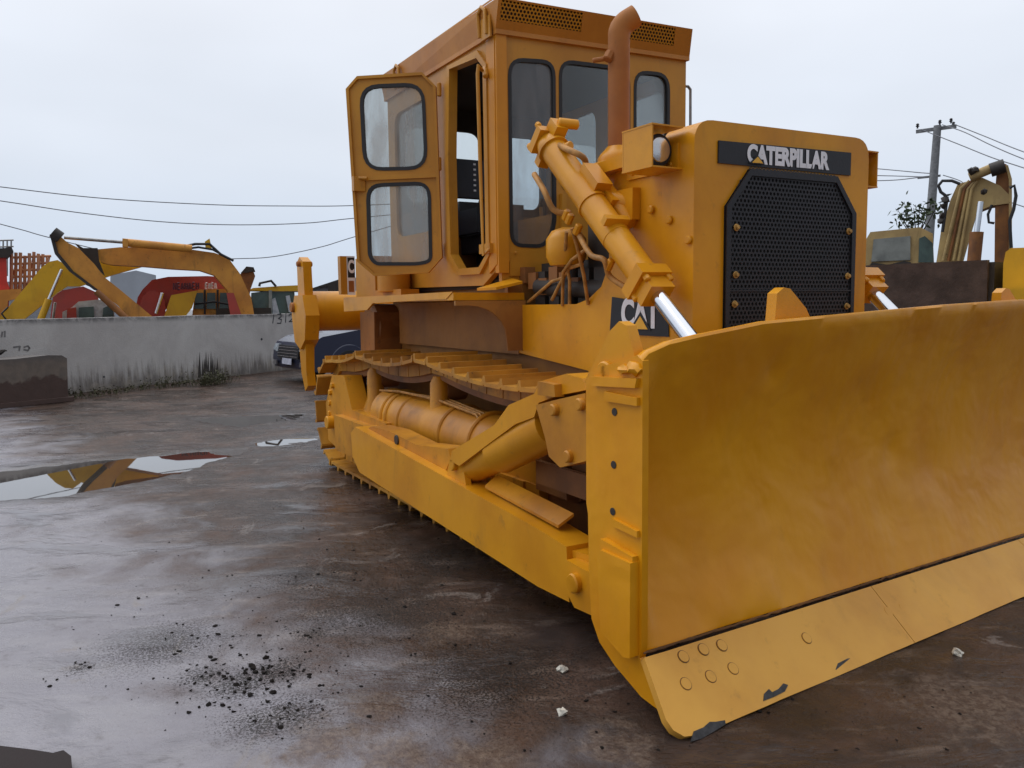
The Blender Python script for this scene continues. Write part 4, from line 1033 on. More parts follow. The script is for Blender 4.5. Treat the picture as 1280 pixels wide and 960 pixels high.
def stroke(pts, wdt, mat, nm='painted_number'):
    m = MB(); q = [onwall(*p) for p in pts]
    for a, b in zip(q, q[1:]):
        d = (b-a).normalized(); s = wn.cross(d)*wdt; e = d*wdt*.5
        m.bm.faces.new([m.bm.verts.new(v) for v in (a-s-e, a+s-e, b+s+e, b-s+e)])
    return m.build(nm, mat, wall, smooth=False)
stroke([(342.5, 393), (341, 404)], .014, ink)
stroke([(347, 393), (351, 392.5), (351.5, 396), (348, 398), (352, 399.5), (351, 404), (346.5, 404)], .013, ink)
stroke([(357.5, 391.5), (357, 403)], .013, ink)
stroke([(361, 395), (363, 392.5), (367, 393), (367, 397), (361.5, 402), (368, 401.5)], .013, ink)
stroke([(17, 434), (25, 433), (24, 438)], .014, ink2); stroke([(30, 434), (35, 432.5), (37, 435), (35, 438), (30, 437)], .014, ink2); stroke([(3, 415), (2, 421)], .014, ink2); stroke([(6, 414), (6, 421)], .014, ink2)
# short brown-washed block in front
m = MB(); sa, sb = Vector((*G(86, 501), 0)), Vector((*G(-30, 513), 0)); sd = (sb-sa).normalized(); sn = Vector((sd.y, -sd.x, 0)); sn = sn if sn.dot(sa) > 0 else -sn
t = NT('brown_splashed_concrete'); g = t.node('ShaderNodeNewGeometry').outputs['Position']
sp = t.node('ShaderNodeSeparateXYZ'); t.l.new(g, sp.inputs[0]); zz = sp.outputs[2]; n1 = t.noise(1.3, 5, .6, g, .3); n2 = t.noise(7, 6, .6, g)
f = t.ramp(t.math('ADD', zz, t.math('MULTIPLY', t.math('SUBTRACT', n1, .5), 1.0)), .40, .34)
c = t.mix(f, t.mix(t.ramp(n2, .3, .7), (.17, .135, .11), (.12, .10, .085)), t.mix(n2, (.055, .032, .026), (.085, .05, .04)))
c = t.mix(t.ramp(zz, .62, .8), c, (.09, .08, .078)); t.fin(c, .6, 0, t.bump(n2, .4, .02))
tz = [.0, .80]
pts = [sa, sa+Z*.70-sd*.0, sa+Z*.755+sd*.08, sa+Z*.775+sd*.3, sa+Z*.75+sd*.8, sa+Z*.76+sd*4, sa+sd*4]
m.prism(pts, sn*.5, .03, 3); m.prism([sa-sd*.05+Z*.0, sa-sd*.05+Z*.07, sa+sd*4+Z*.07, sa+sd*4], -sn*.10+Vector((0, 0, 0)), .01)
m.wobble(.02, 2.2); tag(m.build('concrete_block', t.m), 'low concrete block with brown mud splash standing before the wall at far left', 'block')
m = MB(); q = [PD(a, b, 15.6) for a, b in ((-8, 442), (0, 440.5), (6, 438), (9, 438.5))]; m.tube(q, [.05, .045, .02, .005], 6); tag(m.build('iron_bar', M['dark']), 'dark bent iron bar end poking over the concrete block at far left', 'bar')
# weeds and soot at the foot of the wall
leaf = plain('withered_weed', (.075, .075, .035), .7, 0, .4, 20)
m = MB()
def weeds(px, py, n, h, w_):
    c = P(px, py, 2, 0)
    for _ in range(n):
        b = c+wd*random.gauss(0, w_)+wn*random.uniform(.02, .25); d = Vector((random.gauss(0, .35), random.gauss(0, .35), 1)).normalized(); L = h*random.uniform(.3, 1)
        m.tube([b, b+d*L*.5, b+d*L+Vector((random.gauss(0, .03), random.gauss(0, .03), 0))], [.006, .004, .002], 4)
        for k in range(5):
            q = b+d*L*random.uniform(.3, 1); u = Vector((random.gauss(0, 1), random.gauss(0, 1), random.gauss(0, .5))).normalized()*.035; v = u.orthogonal().normalized()*.014
            m.bm.faces.new([m.bm.verts.new(p) for p in (q, q+u*.5+v, q+u, q+u*.5-v)])
weeds(262, 480, 110, .34, .26); weeds(205, 484, 50, .26, .30); weeds(105, 496, 45, .20, .35); weeds(160, 488, 26, .14, .5)
tag(m.build('weeds', leaf, smooth=False), kind='stuff')
# soot streak patch on the wall, with a thickness of paint
m = MB()
for k in range(9):
    x = 250+k*2.6+random.uniform(-1, 1); y0 = random.uniform(432, 455); y1 = random.uniform(464, 474)
    a, b = onwall(x, y0), onwall(x, y1); s = wd*random.uniform(.01, .05)
    m.bm.faces.new([m.bm.verts.new(v) for v in (a, b-s, b+s)])
for f in m.bm.faces: pass
m.build('soot_streaks', plain('soot_stain', (.05, .043, .04), .9), wall, smooth=False)
for a, b, r_ in ((327, 424, .03), (130, 471, .02), (258, 470, .05)):
    m = MB(); c = onwall(a, b, .0); m.lathe(c, wn, [(0, r_), (.006, r_*.9), (.0065, .001)], 10); m.build('wall_pit', ink, wall)

# ================================================================== CAR
navy = NT('navy_car_paint'); navy.fin((.022, .028, .062), .3, .1); navy.b.inputs['Coat Weight'].default_value = .3; navy.b.inputs['Coat Roughness'].default_value = .05; M['navy'] = navy.m
M['carglass'] = plain('car_glass', (.05, .06, .07), .05, 0, .1, 3, 0); M['tyre'] = plain('tyre_rubber', (.015, .015, .016), .7); M['rim'] = plain('alloy_rim', (.4, .4, .42), .3, .9)
c0 = Vector((*G(337, 472), 0)); cn = (c0-Vector((*G(387, 481), 0))).normalized(); cdir = Vector((-cn.y, cn.x, 0)); cdir = cdir if cdir.y > 0 else -cdir      # cn: from near side to far side
car = thing('parked_car', 'dark blue car parked nose out between the wall and the bulldozer\'s rear claw', 'car', tuple(c0))
CW = 1.8
FR = Vector((*G(387, 481), 0))               # near front corner
def C(l, w_, z): return FR+cdir*l+cn*w_+Z*z
def lens(pts, dep): return pts
body = [(0, .28), (-.04, .45), (-.02, .62), (.06, .80), (.30, .92), (1.05, 1.03), (1.75, 1.10), (4.3, 1.12), (4.5, .9), (4.5, .35), (4.3, .25), (.2, .22)]
m = MB(); m.prism([C(a, .0, b) for a, b in body], cn*CW, .07, 3)
rf = [(1.15, 1.02), (1.95, 1.58), (2.5, 1.66), (3.7, 1.62), (4.35, 1.1)]
V1 = [C(a, .08 if b < 1.2 else .24, b) for a, b in rf]; V2 = [C(a, CW-(.08 if b < 1.2 else .24), b) for a, b in rf]
A_ = [m.bm.verts.new(v) for v in V1]; B_ = [m.bm.verts.new(v) for v in V2]
m.bm.faces.new(A_); m.bm.faces.new(B_[::-1])
for i in range(5): m.bm.faces.new((A_[i], A_[(i+1) % 5], B_[(i+1) % 5], B_[i]))
# arched wheel lips
for l in (.85, 3.6): m.lathe(C(l, -.015, .34), cn, [(0, .40), (.02, .42), (.03, .40)], 28)
cb = m.build('body', M['navy'], car)
for l in (.85, 3.6):
    for w_ in (.0, CW-.2):
        m = MB(); m.lathe(C(l, w_-.02, .33), cn, [(0, .2), (0, .30), (.03, .33), (.2, .33), (.22, .28)], 28); wh = m.build('wheel', M['tyre'], car)
        m = MB(); m.lathe(C(l, w_-.03, .33), cn, [(0, .02), (0, .2), (.05, .21)], 20)
        m.build('rim', M['rim'], wh)
def cq(pts, nm, mat, par=car, off=None, bev=.004):
    m = MB(); m.prism([C(*p) for p in pts], off or (-cdir*.02), bev); return m.build(nm, mat, par)
cq([(1.20, .16, 1.07), (1.90, .28, 1.53), (1.90, CW-.28, 1.53), (1.20, CW-.16, 1.07)], 'windscreen', M['carglass'], off=(-cdir*.02+Z*.015))
cq([(1.5, .10, 1.11), (2.0, .20, 1.50), (2.9, .20, 1.54), (2.9, .09, 1.12)], 'side_window', M['carglass'], off=-cn*.02)
cq([(2.98, .09, 1.12), (2.98, .20, 1.54), (3.6, .20, 1.5), (4.1, .10, 1.14)], 'side_window', M['carglass'], off=-cn*.02)
grl = cq([(-.05, .35, .48), (.0, .38, .74), (.0, CW-.38, .74), (-.05, CW-.35, .48)], 'grille', M['black'], off=-cdir*.03)
for k in range(4):
    m = MB(); z = .52+k*.06; m.tube([C(-.09+k*.01, .38, z), C(-.09+k*.01, CW-.38, z)], .005, 6); m.build('grille_bar', M['rim'], grl)
for w0, w1_ in ((.04, .36), (CW-.36, CW-.04)):
    cq([(-.03, w0, .60), (.02, w0, .76), (.06, w1_, .76), (.0, w1_, .64)], 'headlight', plain('headlight_lens', (.30, .34, .38), .15, .1), off=-cdir*.05)
    cq([(-.05, w0+.08, .33), (-.04, w0+.08, .42), (-.04, w1_-.06, .42), (-.05, w1_-.06, .33)], 'fog_light', M['rim'], off=-cdir*.03)
cq([(-.09, CW/2-.24, .36), (-.08, CW/2-.24, .48), (-.08, CW/2+.24, .48), (-.09, CW/2+.24, .36)], 'number_plate', plain('pale_plate', (.5, .52, .62), .4), off=-cdir*.015, bev=.002)
m = MB(); m.blob(C(1.45, -.10, 1.12), .11, .05, 2, (1, 1.1, .8)); m.build('wing_mirror', M['navy'], car)
cq([(1.55, -.02, .88), (1.55, -.02, .905), (1.75, -.02, .905), (1.75, -.02, .88)], 'door_handle', M['rim'], off=-cn*.03)

# ================================================================== MACHINES BEHIND THE WALL
FS = 1.12
PD0 = PD
def PD(px, py, D): return PD0(px, py, D*FS)
def slab(m, pts, D, th, bev=.02, back=0.):
    """side view of a boom or panel standing at distance D, given real thickness"""
    xs = [p[0] for p in pts]; ys = [p[1] for p in pts]; c = ((min(xs)+max(xs))/2, (min(ys)+max(ys))/2)
    d = ray(*c); D = D*FS; h = Vector((d.x, d.y, 0)).normalized(); o = EYE+h*D
    q = [EYE+ray(*p)*((o-EYE).dot(h)/ray(*p).dot(h))+h*back for p in pts]
    m.prism(q, h*th, bev); return m
def mach(mat, name, par, *slabs):
    m = MB()
    for s in slabs: slab(m, *s)
    return m.build(name, mat, par)
def rod(par, name, mat, a, b, D, r):
    m = MB(); m.cyl(PD(*a, D), PD(*b, D), r, 12, .003); return m.build(name, mat, par)
def tubes(par, name, mat, px, D, r):
    m = MB(); m.tube([PD(*p, D) for p in px], r, 8); return m.build(name, mat, par)
bright = paint('bright_yellow_paint', (.72, .42, .02), (.62, .34, .02), .35, .4)
worn = paint('worn_orange_paint', (.66, .30, .05), (.50, .21, .04), .75, .5, (.12, .06, .03), .35)
red = paint('faded_red_paint', (.42, .06, .045), (.34, .06, .05), .5, .5)
pale = plain('pale_grey_panel', (.45, .48, .52), .5)
def base_block(th, par, D, x0, x1, mat, z1=1.5):
    a, b = PD(x0, 400, D), PD(x1, 400, D); h = Vector((a.x+b.x, a.y+b.y, 0)).normalized(); m = MB()
    for off, zz0, zz1 in ((0, 0, .75), (.3, .75, z1)):
        m.prism([Vector((a.x, a.y, zz0))+h*off, Vector((b.x, b.y, zz0))+h*off, Vector((b.x, b.y, zz1))+h*off, Vector((a.x, a.y, zz1))+h*off], h*th, .04)
    return m.build('undercarriage', mat, par)
# bright yellow excavator, nearest behind the wall on the left
D = 19.0; e = thing('excavator', 'bright yellow excavator with bent boom and silver ram behind the wall at far left', 'excavator', tuple(PD(20, 470, 18)*1 - Z*PD(20, 470, 18).z), 'excavators parked behind the wall')
mach(bright, 'boom', e, ([(-30, 440), (-5, 402), (10, 385), (40, 348), (52, 333), (62, 327), (72, 325), (86, 334), (98, 350), (104, 357), (140, 350), (165, 346), (163, 334), (140, 334), (120, 336), (180, 334), (186, 346), (150, 356), (108, 366), (80, 362), (60, 378), (28, 402), (5, 440)], D, .42)) if False else None
mach(bright, 'boom', e, ([(-34, 445), (-4, 401), (12, 382), (40, 349), (52, 334), (62, 327), (72, 325), (84, 332), (110, 324), (200, 318), (232, 322), (230, 330), (190, 330), (140, 344), (100, 358), (84, 358), (72, 366), (52, 382), (28, 401), (-4, 445)], D, .42))
rod(e, 'ram_rod', M['chrome'], (77, 337), (60, 376), D-.12, .035); rod(e, 'ram_barrel', bright, (61, 374), (46, 412), D-.12, .075)
tubes(e, 'boom_hose', M['rubber'], [(10, 384), (2, 392), (8, 400), (20, 410)], D-.05, .02)
base_block(2.2, e, D+.4, -70, 40, M['dark'], 1.2)
# worn orange excavator
D = 18.2; e = thing('excavator', 'worn orange excavator with long arched boom and folded stick behind the wall', 'excavator', tuple(PD(300, 470, D+1)-Z*PD(300, 470, D+1).z), 'excavators parked behind the wall')
mach(worn, 'boom', e, ([(118, 312), (150, 309), (205, 309), (240, 312), (268, 316), (285, 322), (300, 342), (314, 372), (318, 395), (300, 425), (288, 425), (292, 388), (284, 362), (268, 344), (250, 338), (215, 336), (180, 333), (140, 331), (126, 328)], D, .5))
mach(worn, 'stick', e, ([(64, 293), (72, 292), (84, 303), (98, 310), (118, 330), (130, 346), (150, 362), (192, 397), (212, 425), (178, 425), (160, 398), (148, 382), (118, 360), (90, 336), (72, 318)], D-.55, .4))
mach(M['dark'], 'stick_cheek', e, ([(62, 293), (66, 292), (73, 316), (92, 339), (125, 364), (118, 362), (86, 338), (68, 316)], D-.58, .48))
mach(M['dark'], 'elbow_bracket', e, ([(94, 304), (104, 310), (122, 310), (124, 326), (131, 344), (118, 332)], D-.1, .45))
rod(e, 'ram_rod', M['steel'], (80, 297), (156, 303), D-.35, .035); rod(e, 'ram_barrel', worn, (154, 303), (240, 311), D-.35, .09)
mach(worn, 'ram_collar', e, ([(153, 298), (160, 299), (160, 309), (153, 308)], D-.45, .2)); rod(e, 'link_rod', M['rusty'], (120, 364), (158, 398), D-.75, .07)
rod(e, 'stick_pin', M['dark'], (66, 290), (76, 297), D-.6, .12)
tubes(e, 'boom_hose', M['rubber'], [(226, 309), (244, 305), (262, 305), (276, 318), (292, 326)], D-.1, .03); tubes(e, 'boom_hose', M['rubber'], [(232, 311), (248, 309), (266, 312), (284, 322)], D-.1, .025)
mach(bright, 'work_lamp', e, ([(256, 302), (262, 298), (265, 312), (257, 311)], D-.1, .2))
mach(M['rusty'], 'exhaust_stub', e, ([(300, 343), (307, 336), (316, 337), (319, 345), (313, 362), (311, 378), (304, 374)], D+.6, .4)); mach(M['dark'], 'stub_cap', e, ([(301, 341), (308, 333), (317, 334), (319, 339), (307, 341)], D+.55, .5))
mach(red, 'boom_foot_ram', e, ([(283, 366), (292, 366), (306, 405), (290, 405)], D-.2, .16))
base_block(2.4, e, D+.5, 270, 340, M['dark'], 1.5)
# red excavator with lettering
D = 19.5; e = thing('excavator', 'red excavator with dark lettering on its boom behind the worn orange one', 'excavator', tuple(PD(230, 470, D)-Z*PD(230, 470, D).z), 'excavators parked behind the wall')
mach(red, 'boom', e, ([(172, 372), (178, 362), (190, 350), (210, 346), (260, 345), (288, 347), (302, 352), (306, 366), (290, 368), (262, 372), (234, 375), (216, 377), (206, 388), (196, 420), (170, 420), (168, 395)], D, .5))
dl = e.children[-1]
gl = plain('dark_red_letters', (.09, .02, .04), .6); wl_ = plain('pale_letters', (.6, .5, .5), .6)
def glyphs(x0, x1, yb, n, mat, D, par, h=8, sl=-.02):
    wdt = (x1-x0)/n
    for k in range(n):
        x = x0+k*wdt; y = yb+sl*(x-x0); m = MB(); s = random.choice((0, 1, 2))
        st = [[(x, y), (x, y-h)], [(x+wdt*.6, y), (x+wdt*.6, y-h)], [(x, y-h*.5), (x+wdt*.6, y-h*.5)]] if s == 0 else ([[(x, y), (x, y-h)], [(x, y), (x+wdt*.6, y)], [(x, y-h), (x+wdt*.6, y-h)], [(x, y-h*.5), (x+wdt*.6, y-h*.5)]] if s == 1 else [[(x, y), (x+wdt*.3, y-h)], [(x+wdt*.3, y-h), (x+wdt*.6, y)], [(x+wdt*.1, y-h*.4), (x+wdt*.5, y-h*.4)]])
        for a, b in st: m.cyl(PD(*a, D), PD(*b, D), .022, 6, 0)
        m.build('lettering', mat, par)
glyphs(217, 250, 362, 7, gl, D-.28, dl); glyphs(257, 272, 361, 4, wl_, D-.28, dl, 7)
mach(red, 'counterweight', e, ([(174, 400), (174, 382), (178, 371), (185, 364), (193, 363), (201, 367), (206, 376), (207, 390), (206, 400)], D-.4, .5))
rod(e, 'ram_rod', M['chrome'], (203, 366), (195, 392), D-.5, .04); base_block(2.2, e, D+.5, 190, 280, M['dark'], 1.3)
# yellow cab with guard rails
D = 19.15; e = thing('excavator_cab', 'small yellow excavator with barred cab windows seen under the red boom', 'cab', tuple(PD(270, 470, D)-Z*PD(270, 470, D).z))
mach(worn, 'cab_shell', e, ([(240, 396), (243, 372), (248, 362), (284, 361), (290, 372), (292, 396)], D, 1.4, .05))
mach(bright, 'boom', e, ([(214, 369), (247, 363), (240, 385), (230, 398), (226, 425), (196, 425), (205, 396)], D-.4, .35))
for x in (249, 264, 280): mach(M['farglass'], 'window', e, ([(x-6, 386), (x-5, 366), (x+5, 366), (x+6, 386)], D-.05, .08))
for x in (256, 272): rod(e, 'guard_bar', M['black'], (x, 362), (x, 393), D-.15, .025)
tubes(e, 'guard_bar', M['black'], [(243, 380), (268, 377), (290, 381)], D-.15, .025); base_block(1.8, e, D+.2, 238, 296, M['dark'], 1.3)
# dark glass cab with yellow roof
D = 20.5; e = thing('excavator', 'excavator with dark green glazed cab and yellow roof behind the painted number', 'excavator', tuple(PD(340, 470, D)-Z*PD(340, 470, D).z), 'excavators parked behind the wall')
mach(bright, 'cab_roof', e, ([(310, 363), (316, 360), (350, 357.5), (385, 356), (392, 360), (385, 364), (345, 364)], D-.05, 1.5, .03))
mach(M['farglass'], 'cab_glass', e, ([(313, 396), (314, 366), (336, 363.5), (337, 396)], D, 1.3, .03)); mach(M['farglass'], 'cab_glass', e, ([(339, 396), (340, 364), (368, 363.5), (370, 396)], D+.02, 1.3, .03))
mach(plain('cab_post', (.25, .27, .25), .5), 'cab_post', e, ([(336, 396), (336, 363), (340, 363), (340, 396)], D-.06, .1, .01))
mach(pale, 'cab_seat', e, ([(341, 396), (340, 374), (344, 372), (350, 394)], D-.03, .1, .01)); mach(pale, 'cab_seat', e, ([(357, 370), (362, 369), (367, 392), (361, 390)], D-.03, .1, .01))
tubes(e, 'lamp_bracket', M['black'], [(324, 358), (325, 354), (339, 351), (345, 358)], D-.1, .035)
base_block(2.2, e, D+.3, 312, 392, M['dark'], 1.45)
# red truck with pale cab roof
D = 20.; e = thing('truck_cab', 'red and pale grey truck cab behind the wall under the worn orange stick', 'truck', tuple(PD(110, 470, D)-Z*PD(110, 470, D).z))
mach(pale, 'cab_roof', e, ([(78, 390), (90, 384), (98, 377), (122, 374.5), (136, 376), (142, 384), (144, 402), (78, 402)], D, 1.8, .06))
mach(red, 'cab_panel', e, ([(83, 402), (84, 386), (95, 384), (96, 402)], D-.06, .1, .01)); mach(M['farglass'], 'window', e, ([(98, 401), (98.5, 384.5), (117, 383), (118, 400)], D-.06, .1, .02)); mach(M['farglass'], 'window', e, ([(128, 399), (129, 385), (136, 382), (141, 386), (143, 398)], D-.06, .1, .02))
rod(e, 'mirror_arm', M['steel'], (69, 378), (66, 400), D-.1, .03); base_block(2., e, D+.3, 80, 150, M['dark'], 1.2)
D = 24.5; e = thing('red_machine', 'long low red machine housing behind the bright yellow boom', 'machine', tuple(PD(100, 470, D)-Z*PD(100, 470, D).z))
mach(red, 'housing', e, ([(62, 405), (66, 372), (72, 364), (104, 358), (122, 366), (128, 405)], D, 2., .1)); tubes(e, 'hose', M['rubber'], [(72, 364), (84, 355), (100, 352), (112, 357)], D-.1, .03)
# far left: red tower with orange lattice frames
D = 27.; e = thing('lattice_machine', 'orange lattice frame machine with red housing beyond the wall at far left', 'machine', tuple(PD(20, 470, D)-Z*PD(20, 470, D).z))
mach(paint('scarlet_paint', (.62, .05, .035)), 'housing', e, ([(-40, 400), (-40, 318), (2, 315), (8, 322), (9, 352), (12, 360), (10, 400)], D, 2., .06))
mach(worn, 'lower_frame', e, ([(-40, 400), (-40, 366), (8, 362), (26, 361), (28, 372), (10, 376), (8, 400)], D-.4, 1.2, .04))
mach(M['dark'], 'top_cover', e, ([(-40, 312), (6, 310), (14, 308), (17, 314), (10, 322), (-40, 322)], D-.1, 1., .04))
ol = paint('orange_lattice', (.55, .24, .10), (.4, .2, .12), .5)
for k in range(9):
    x = 14+k*5.6; tubes(e, 'lattice_post', ol, [(x, 366), (x+.4, 316+random.uniform(-2, 6))], D+.4+.1*(k % 2), .05)
for k in range(6): tubes(e, 'lattice_rail', ol, [(12, 322+k*8), (64, 320+k*8.4)], D+.5, .04)
for k in range(5): tubes(e, 'lattice_brace', ol, [(12+k*10, 366), (22+k*10, 320)], D+.6, .03)
# scaffold-like grey frame further off
D = 45.; e = thing('scaffold', 'thin grey scaffold frame against the sky at the far left edge', 'scaffold', tuple(PD(5, 430, D)-Z*PD(5, 430, D).z))
for k in range(5): tubes(e, 'upright', M['steel'], [(-6+k*5, 345), (-6+k*5, 300)], D, .04)
for k in range(3): tubes(e, 'ledger', M['steel'], [(-10, 301+k*8), (17, 300+k*8)], D, .04)
# sheds beyond
shed = plain('pale_shed_sheet', (.42, .46, .52), .6, 0, .08, .6)
D = 48.; m = MB(); slab(m, [(388, 400), (388, 361), (400, 357.5), (440, 346), (470, 352), (470, 400)], D, 12, .05); sh = tag(m.build('shed', shed), 'pale shed with dark roof edge seen left of the cab door', 'shed')
m = MB(); slab(m, [(386, 361.5), (412, 353), (442, 343), (442, 352), (426, 366), (410, 368), (410, 357), (388, 363)], D-.5, 12.8, .05); m.build('roof', M['dark'], sh)
D = 70.; m = MB(); slab(m, [(136, 400), (138, 344), (170, 338), (195, 344), (196, 400)], D, 14, .05); tag(m.build('shed', shed), 'pale far shed showing under the worn orange boom', 'shed')
D = 75.; m = MB(); slab(m, [(-60, 400), (-60, 352), (60, 352), (100, 358), (100, 400)], D, 14, .05); tag(m.build('shed', plain('grey_far_shed', (.33, .34, .37), .7)), 'low grey far shed behind the lattice machine', 'shed')

# ================================================================== RIGHT SIDE
FS = 1.0
tan = paint('weathered_tan_paint', (.50, .36, .15), (.36, .25, .11), .85, .6, (.13, .09, .05), .5)
D = 18.5; e = thing('excavator', 'weathered tan excavator with raised folded boom right of the bulldozer nose', 'excavator', tuple(PD(1130, 470, D)-Z*PD(1130, 470, D).z))
w_ = MB(); slab(w_, [(1079, 340), (1082, 300), (1088, 290), (1150, 284), (1166, 292), (1168, 340)], D, 1.5, .08); w_.build('cab', tan, e)
mach(plain('hazy_cab_glass', (.17, .18, .165), .1, 0, .5, 1.5, 0), 'cab_window', e, ([(1089, 327), (1092, 299), (1138, 295), (1138, 325)], D-.04, .06, .02))
mach(M['farglass'], 'cab_window', e, ([(1148, 328), (1149, 298), (1156, 295), (1166, 304), (1167, 328)], D-.04, .06, .02))
mach(M['dark'], 'window_dirt', e, ([(1083, 336), (1090, 328), (1110, 331), (1130, 326), (1139, 328), (1138, 336)], D-.09, .05, .02))
mach(tan, 'boom', e, ([(1170, 330), (1176, 290), (1188, 250), (1197, 230), (1212, 226), (1228, 222), (1250, 232), (1262, 244), (1262, 254), (1240, 257), (1222, 264), (1214, 290), (1204, 326), (1196, 340)], D-.3, .55, .04))
for k in range(4): tubes(e, 'boom_pipe', M['rusty'] if k == 1 else tan, [(1179+k*6.5, 326), (1190+k*5.5, 280), (1201+k*4.5, 236), (1212+k*3, 226)], D-.36, .03)
mach(M['rusty'], 'stick', e, ([(1243, 330), (1244, 236), (1246, 212), (1250, 204), (1258, 205), (1263, 220), (1264, 330)], D-.25, .4, .03))
mach(tan, 'stick_edge', e, ([(1257, 207), (1260, 206), (1265, 224), (1265, 330), (1261, 330), (1261, 224)], D-.3, .5, .01))
rod(e, 'stick_ram', tan, (1212, 222), (1248, 207), D-.4, .09); rod(e, 'stick_ram_rod', M['dark'], (1238, 213), (1256, 207), D-.42, .13)
rod(e, 'boom_ram', M['rusty'], (1217, 330), (1221, 290), D-.75, .12); rod(e, 'boom_ram_rod', M['chrome'], (1221, 290), (1226, 252), D-.75, .05)
tubes(e, 'hose', M['rubber'], [(1184, 246), (1176, 240), (1173, 232), (1178, 226), (1190, 226), (1200, 230)], D-.5, .03)
tubes(e, 'hose', M['rubber'], [(1184, 246), (1182, 262), (1178, 290)], D-.5, .03)
tubes(e, 'hose', M['rubber'], [(1262, 235), (1268, 232), (1270, 245), (1267, 262), (1262, 276), (1264, 310)], D-.5, .03)
tubes(e, 'hose', M['rubber'], [(1240, 256), (1235, 268), (1236, 278), (1243, 279)], D-.5, .025)
for k, (a, b) in enumerate(((1182, 250), (1180, 258), (1178, 270), (1214, 214), (1219, 212), (1230, 240), (1176, 276))):
    m = MB(); m.blob(PD(a, b, D-.5), .07, .3, 1); m.build('pipe_clamp', M['dark'], e)
base_block(2.4, e, D+.3, 1080, 1260, M['dark'], 1.8)
# rusty dozer blade standing behind
D = 9.6; t_ = thing('spare_dozer_blade', 'brown rusted steel blade standing behind the bulldozer at right', 'blade', tuple(PD(1160, 470, D)-Z*PD(1160, 470, D).z))
rust = plain('brown_rusted_steel', (.085, .058, .048), .6, .1, .35, 5, .5)
m = MB(); a0, a1 = PD(1040, 336, 9.9), PD(1237, 325, 9.2); u_ = (a1-a0); u_.z = 0; L = u_.length; u_.normalize(); nb_ = Vector((u_.y, -u_.x, 0)); nb_ = nb_ if nb_.dot(a0) < 0 else -nb_
pr = [(0, a1.z), (.06, a1.z-.4), (.10, a1.z-.8), (.06, .5), (-.06, .08), (-.10, .0), (-.14, .0), (-.04, .5), (0, a1.z-.8), (-.04, a1.z-.1), (-.06, a1.z)]
o = Vector((a0.x, a0.y, 0)); m.prism([o-nb_*a+Z*b for a, b in pr], u_*L, .01); m.build('plate', rust, t_)
m = MB(); m.box((0, 0, 0), (.05, .30, a1.z-.02), .01, Matrix(((u_.x, -nb_.x, 0, o.x+u_.x*L), (u_.y, -nb_.y, 0, o.y+u_.y*L), (0, 0, 1, 0), (0, 0, 0, 1)))); m.build('end_rib', M['dark'], t_)
m = MB(); p = Vector((o.x, o.y, 0))+u_*(L+.02)-nb_*.1
for k in range(4): m.box(p+Vector((-.05, -.05, .5+k*.3)), p+Vector((.08, .08, .7+k*.3)), .02)
m.wobble(.02, 6); m.build('mounting_lugs', M['dark'], t_)
# smooth yellow machine at the right edge
D = 8.3; t_ = thing('yellow_loader', 'smooth bright yellow machine housing cut by the right edge above the blade', 'machine', tuple(PD(1290, 470, D)-Z*PD(1290, 470, D).z))
mach(bright, 'housing', t_, ([(1252, 420), (1254, 330), (1257, 315), (1264, 310), (1400, 306), (1400, 420)], D, 1.4, .08)); mach(bright, 'mudguard', t_, ([(1248, 420), (1249, 362), (1262, 362), (1300, 361), (1400, 361), (1400, 420)], D-.35, .3, .04))
base_block(1.6, t_, D+.1, 1262, 1420, M['dark'], 1.0)
# utility pole
D = 34.; t_ = thing('utility_pole', 'grey concrete utility pole with two crossarms and insulators behind the tan excavator', 'pole', tuple(PD(1160, 430, D)-Z*PD(1160, 430, D).z))
cn_ = plain('grey_pole_concrete', (.20, .21, .22), .8)
b0 = PD(1161, 300, D); tp_ = PD(1172, 157, D); m = MB(); dd = (tp_-b0); bt_ = b0-dd*(b0.z/dd.z); m.tube([bt_, b0, tp_], [.20, .17, .13], 14); m.build('shaft', cn_, t_)
def arm(a, b, r_): m = MB(); m.box(-Vector((0, .05, r_)), Vector(((PD(*b, D)-PD(*a, D)).length, .05, r_)), .01, Matrix.Translation(PD(*a, D)-Vector((.1, 0, 0))) @ (PD(*b, D)-PD(*a, D)).to_track_quat('X', 'Z').to_matrix().to_4x4()); return m.build('crossarm', cn_, t_)
arm((1148, 164), (1199, 157), .06); arm((1150, 222), (1179, 219), .035)
def ins(a, b): m = MB(); p = PD(a, b, D)-Vector((.1, 0, 0)); m.lathe(p, Z, [(0, .03), (.05, .03), (.08, .07), (.11, .035), (.14, .06), (.18, .03)], 12); m.build('insulator', M['black'], t_)
for a, b in ((1150, 160), (1178, 155.5), (1192, 153.5), (1195, 158)): ins(a, b)
# wires
wm = plain('grey_cable', (.16, .17, .19), .6)
def wire(pts, Ds, lb, r_=.018):
    m = MB(); q = []
    P3 = [PD(a, b, d) for (a, b), d in zip(pts, Ds)]
    for i in range(len(P3)-1):
        p0, p1, p2, p3 = [P3[max(0, min(len(P3)-1, i+k))] for k in (-1, 0, 1, 2)]
        for k in range(8):
            t = k/8; q.append(.5*((2*p1)+(p2-p0)*t+(2*p0-5*p1+4*p2-p3)*t*t+(3*p1-p0-3*p2+p3)*t**3))
    q.append(P3[-1]); m.tube(q, r_, 6); tag(m.build('overhead_wire', wm), lb, 'wire', 'overhead wires')
wire([(-200, 208), (0, 233.5), (130, 248), (270, 256), (370, 257.5), (440, 257), (560, 252)], [34]*7, 'topmost of the two long wires sagging across the left sky')
wire([(-200, 222), (0, 251), (100, 266), (200, 277), (290, 281), (380, 279), (440, 273), (560, 262)], [34]*8, 'second long wire sagging across the left sky below the topmost one')
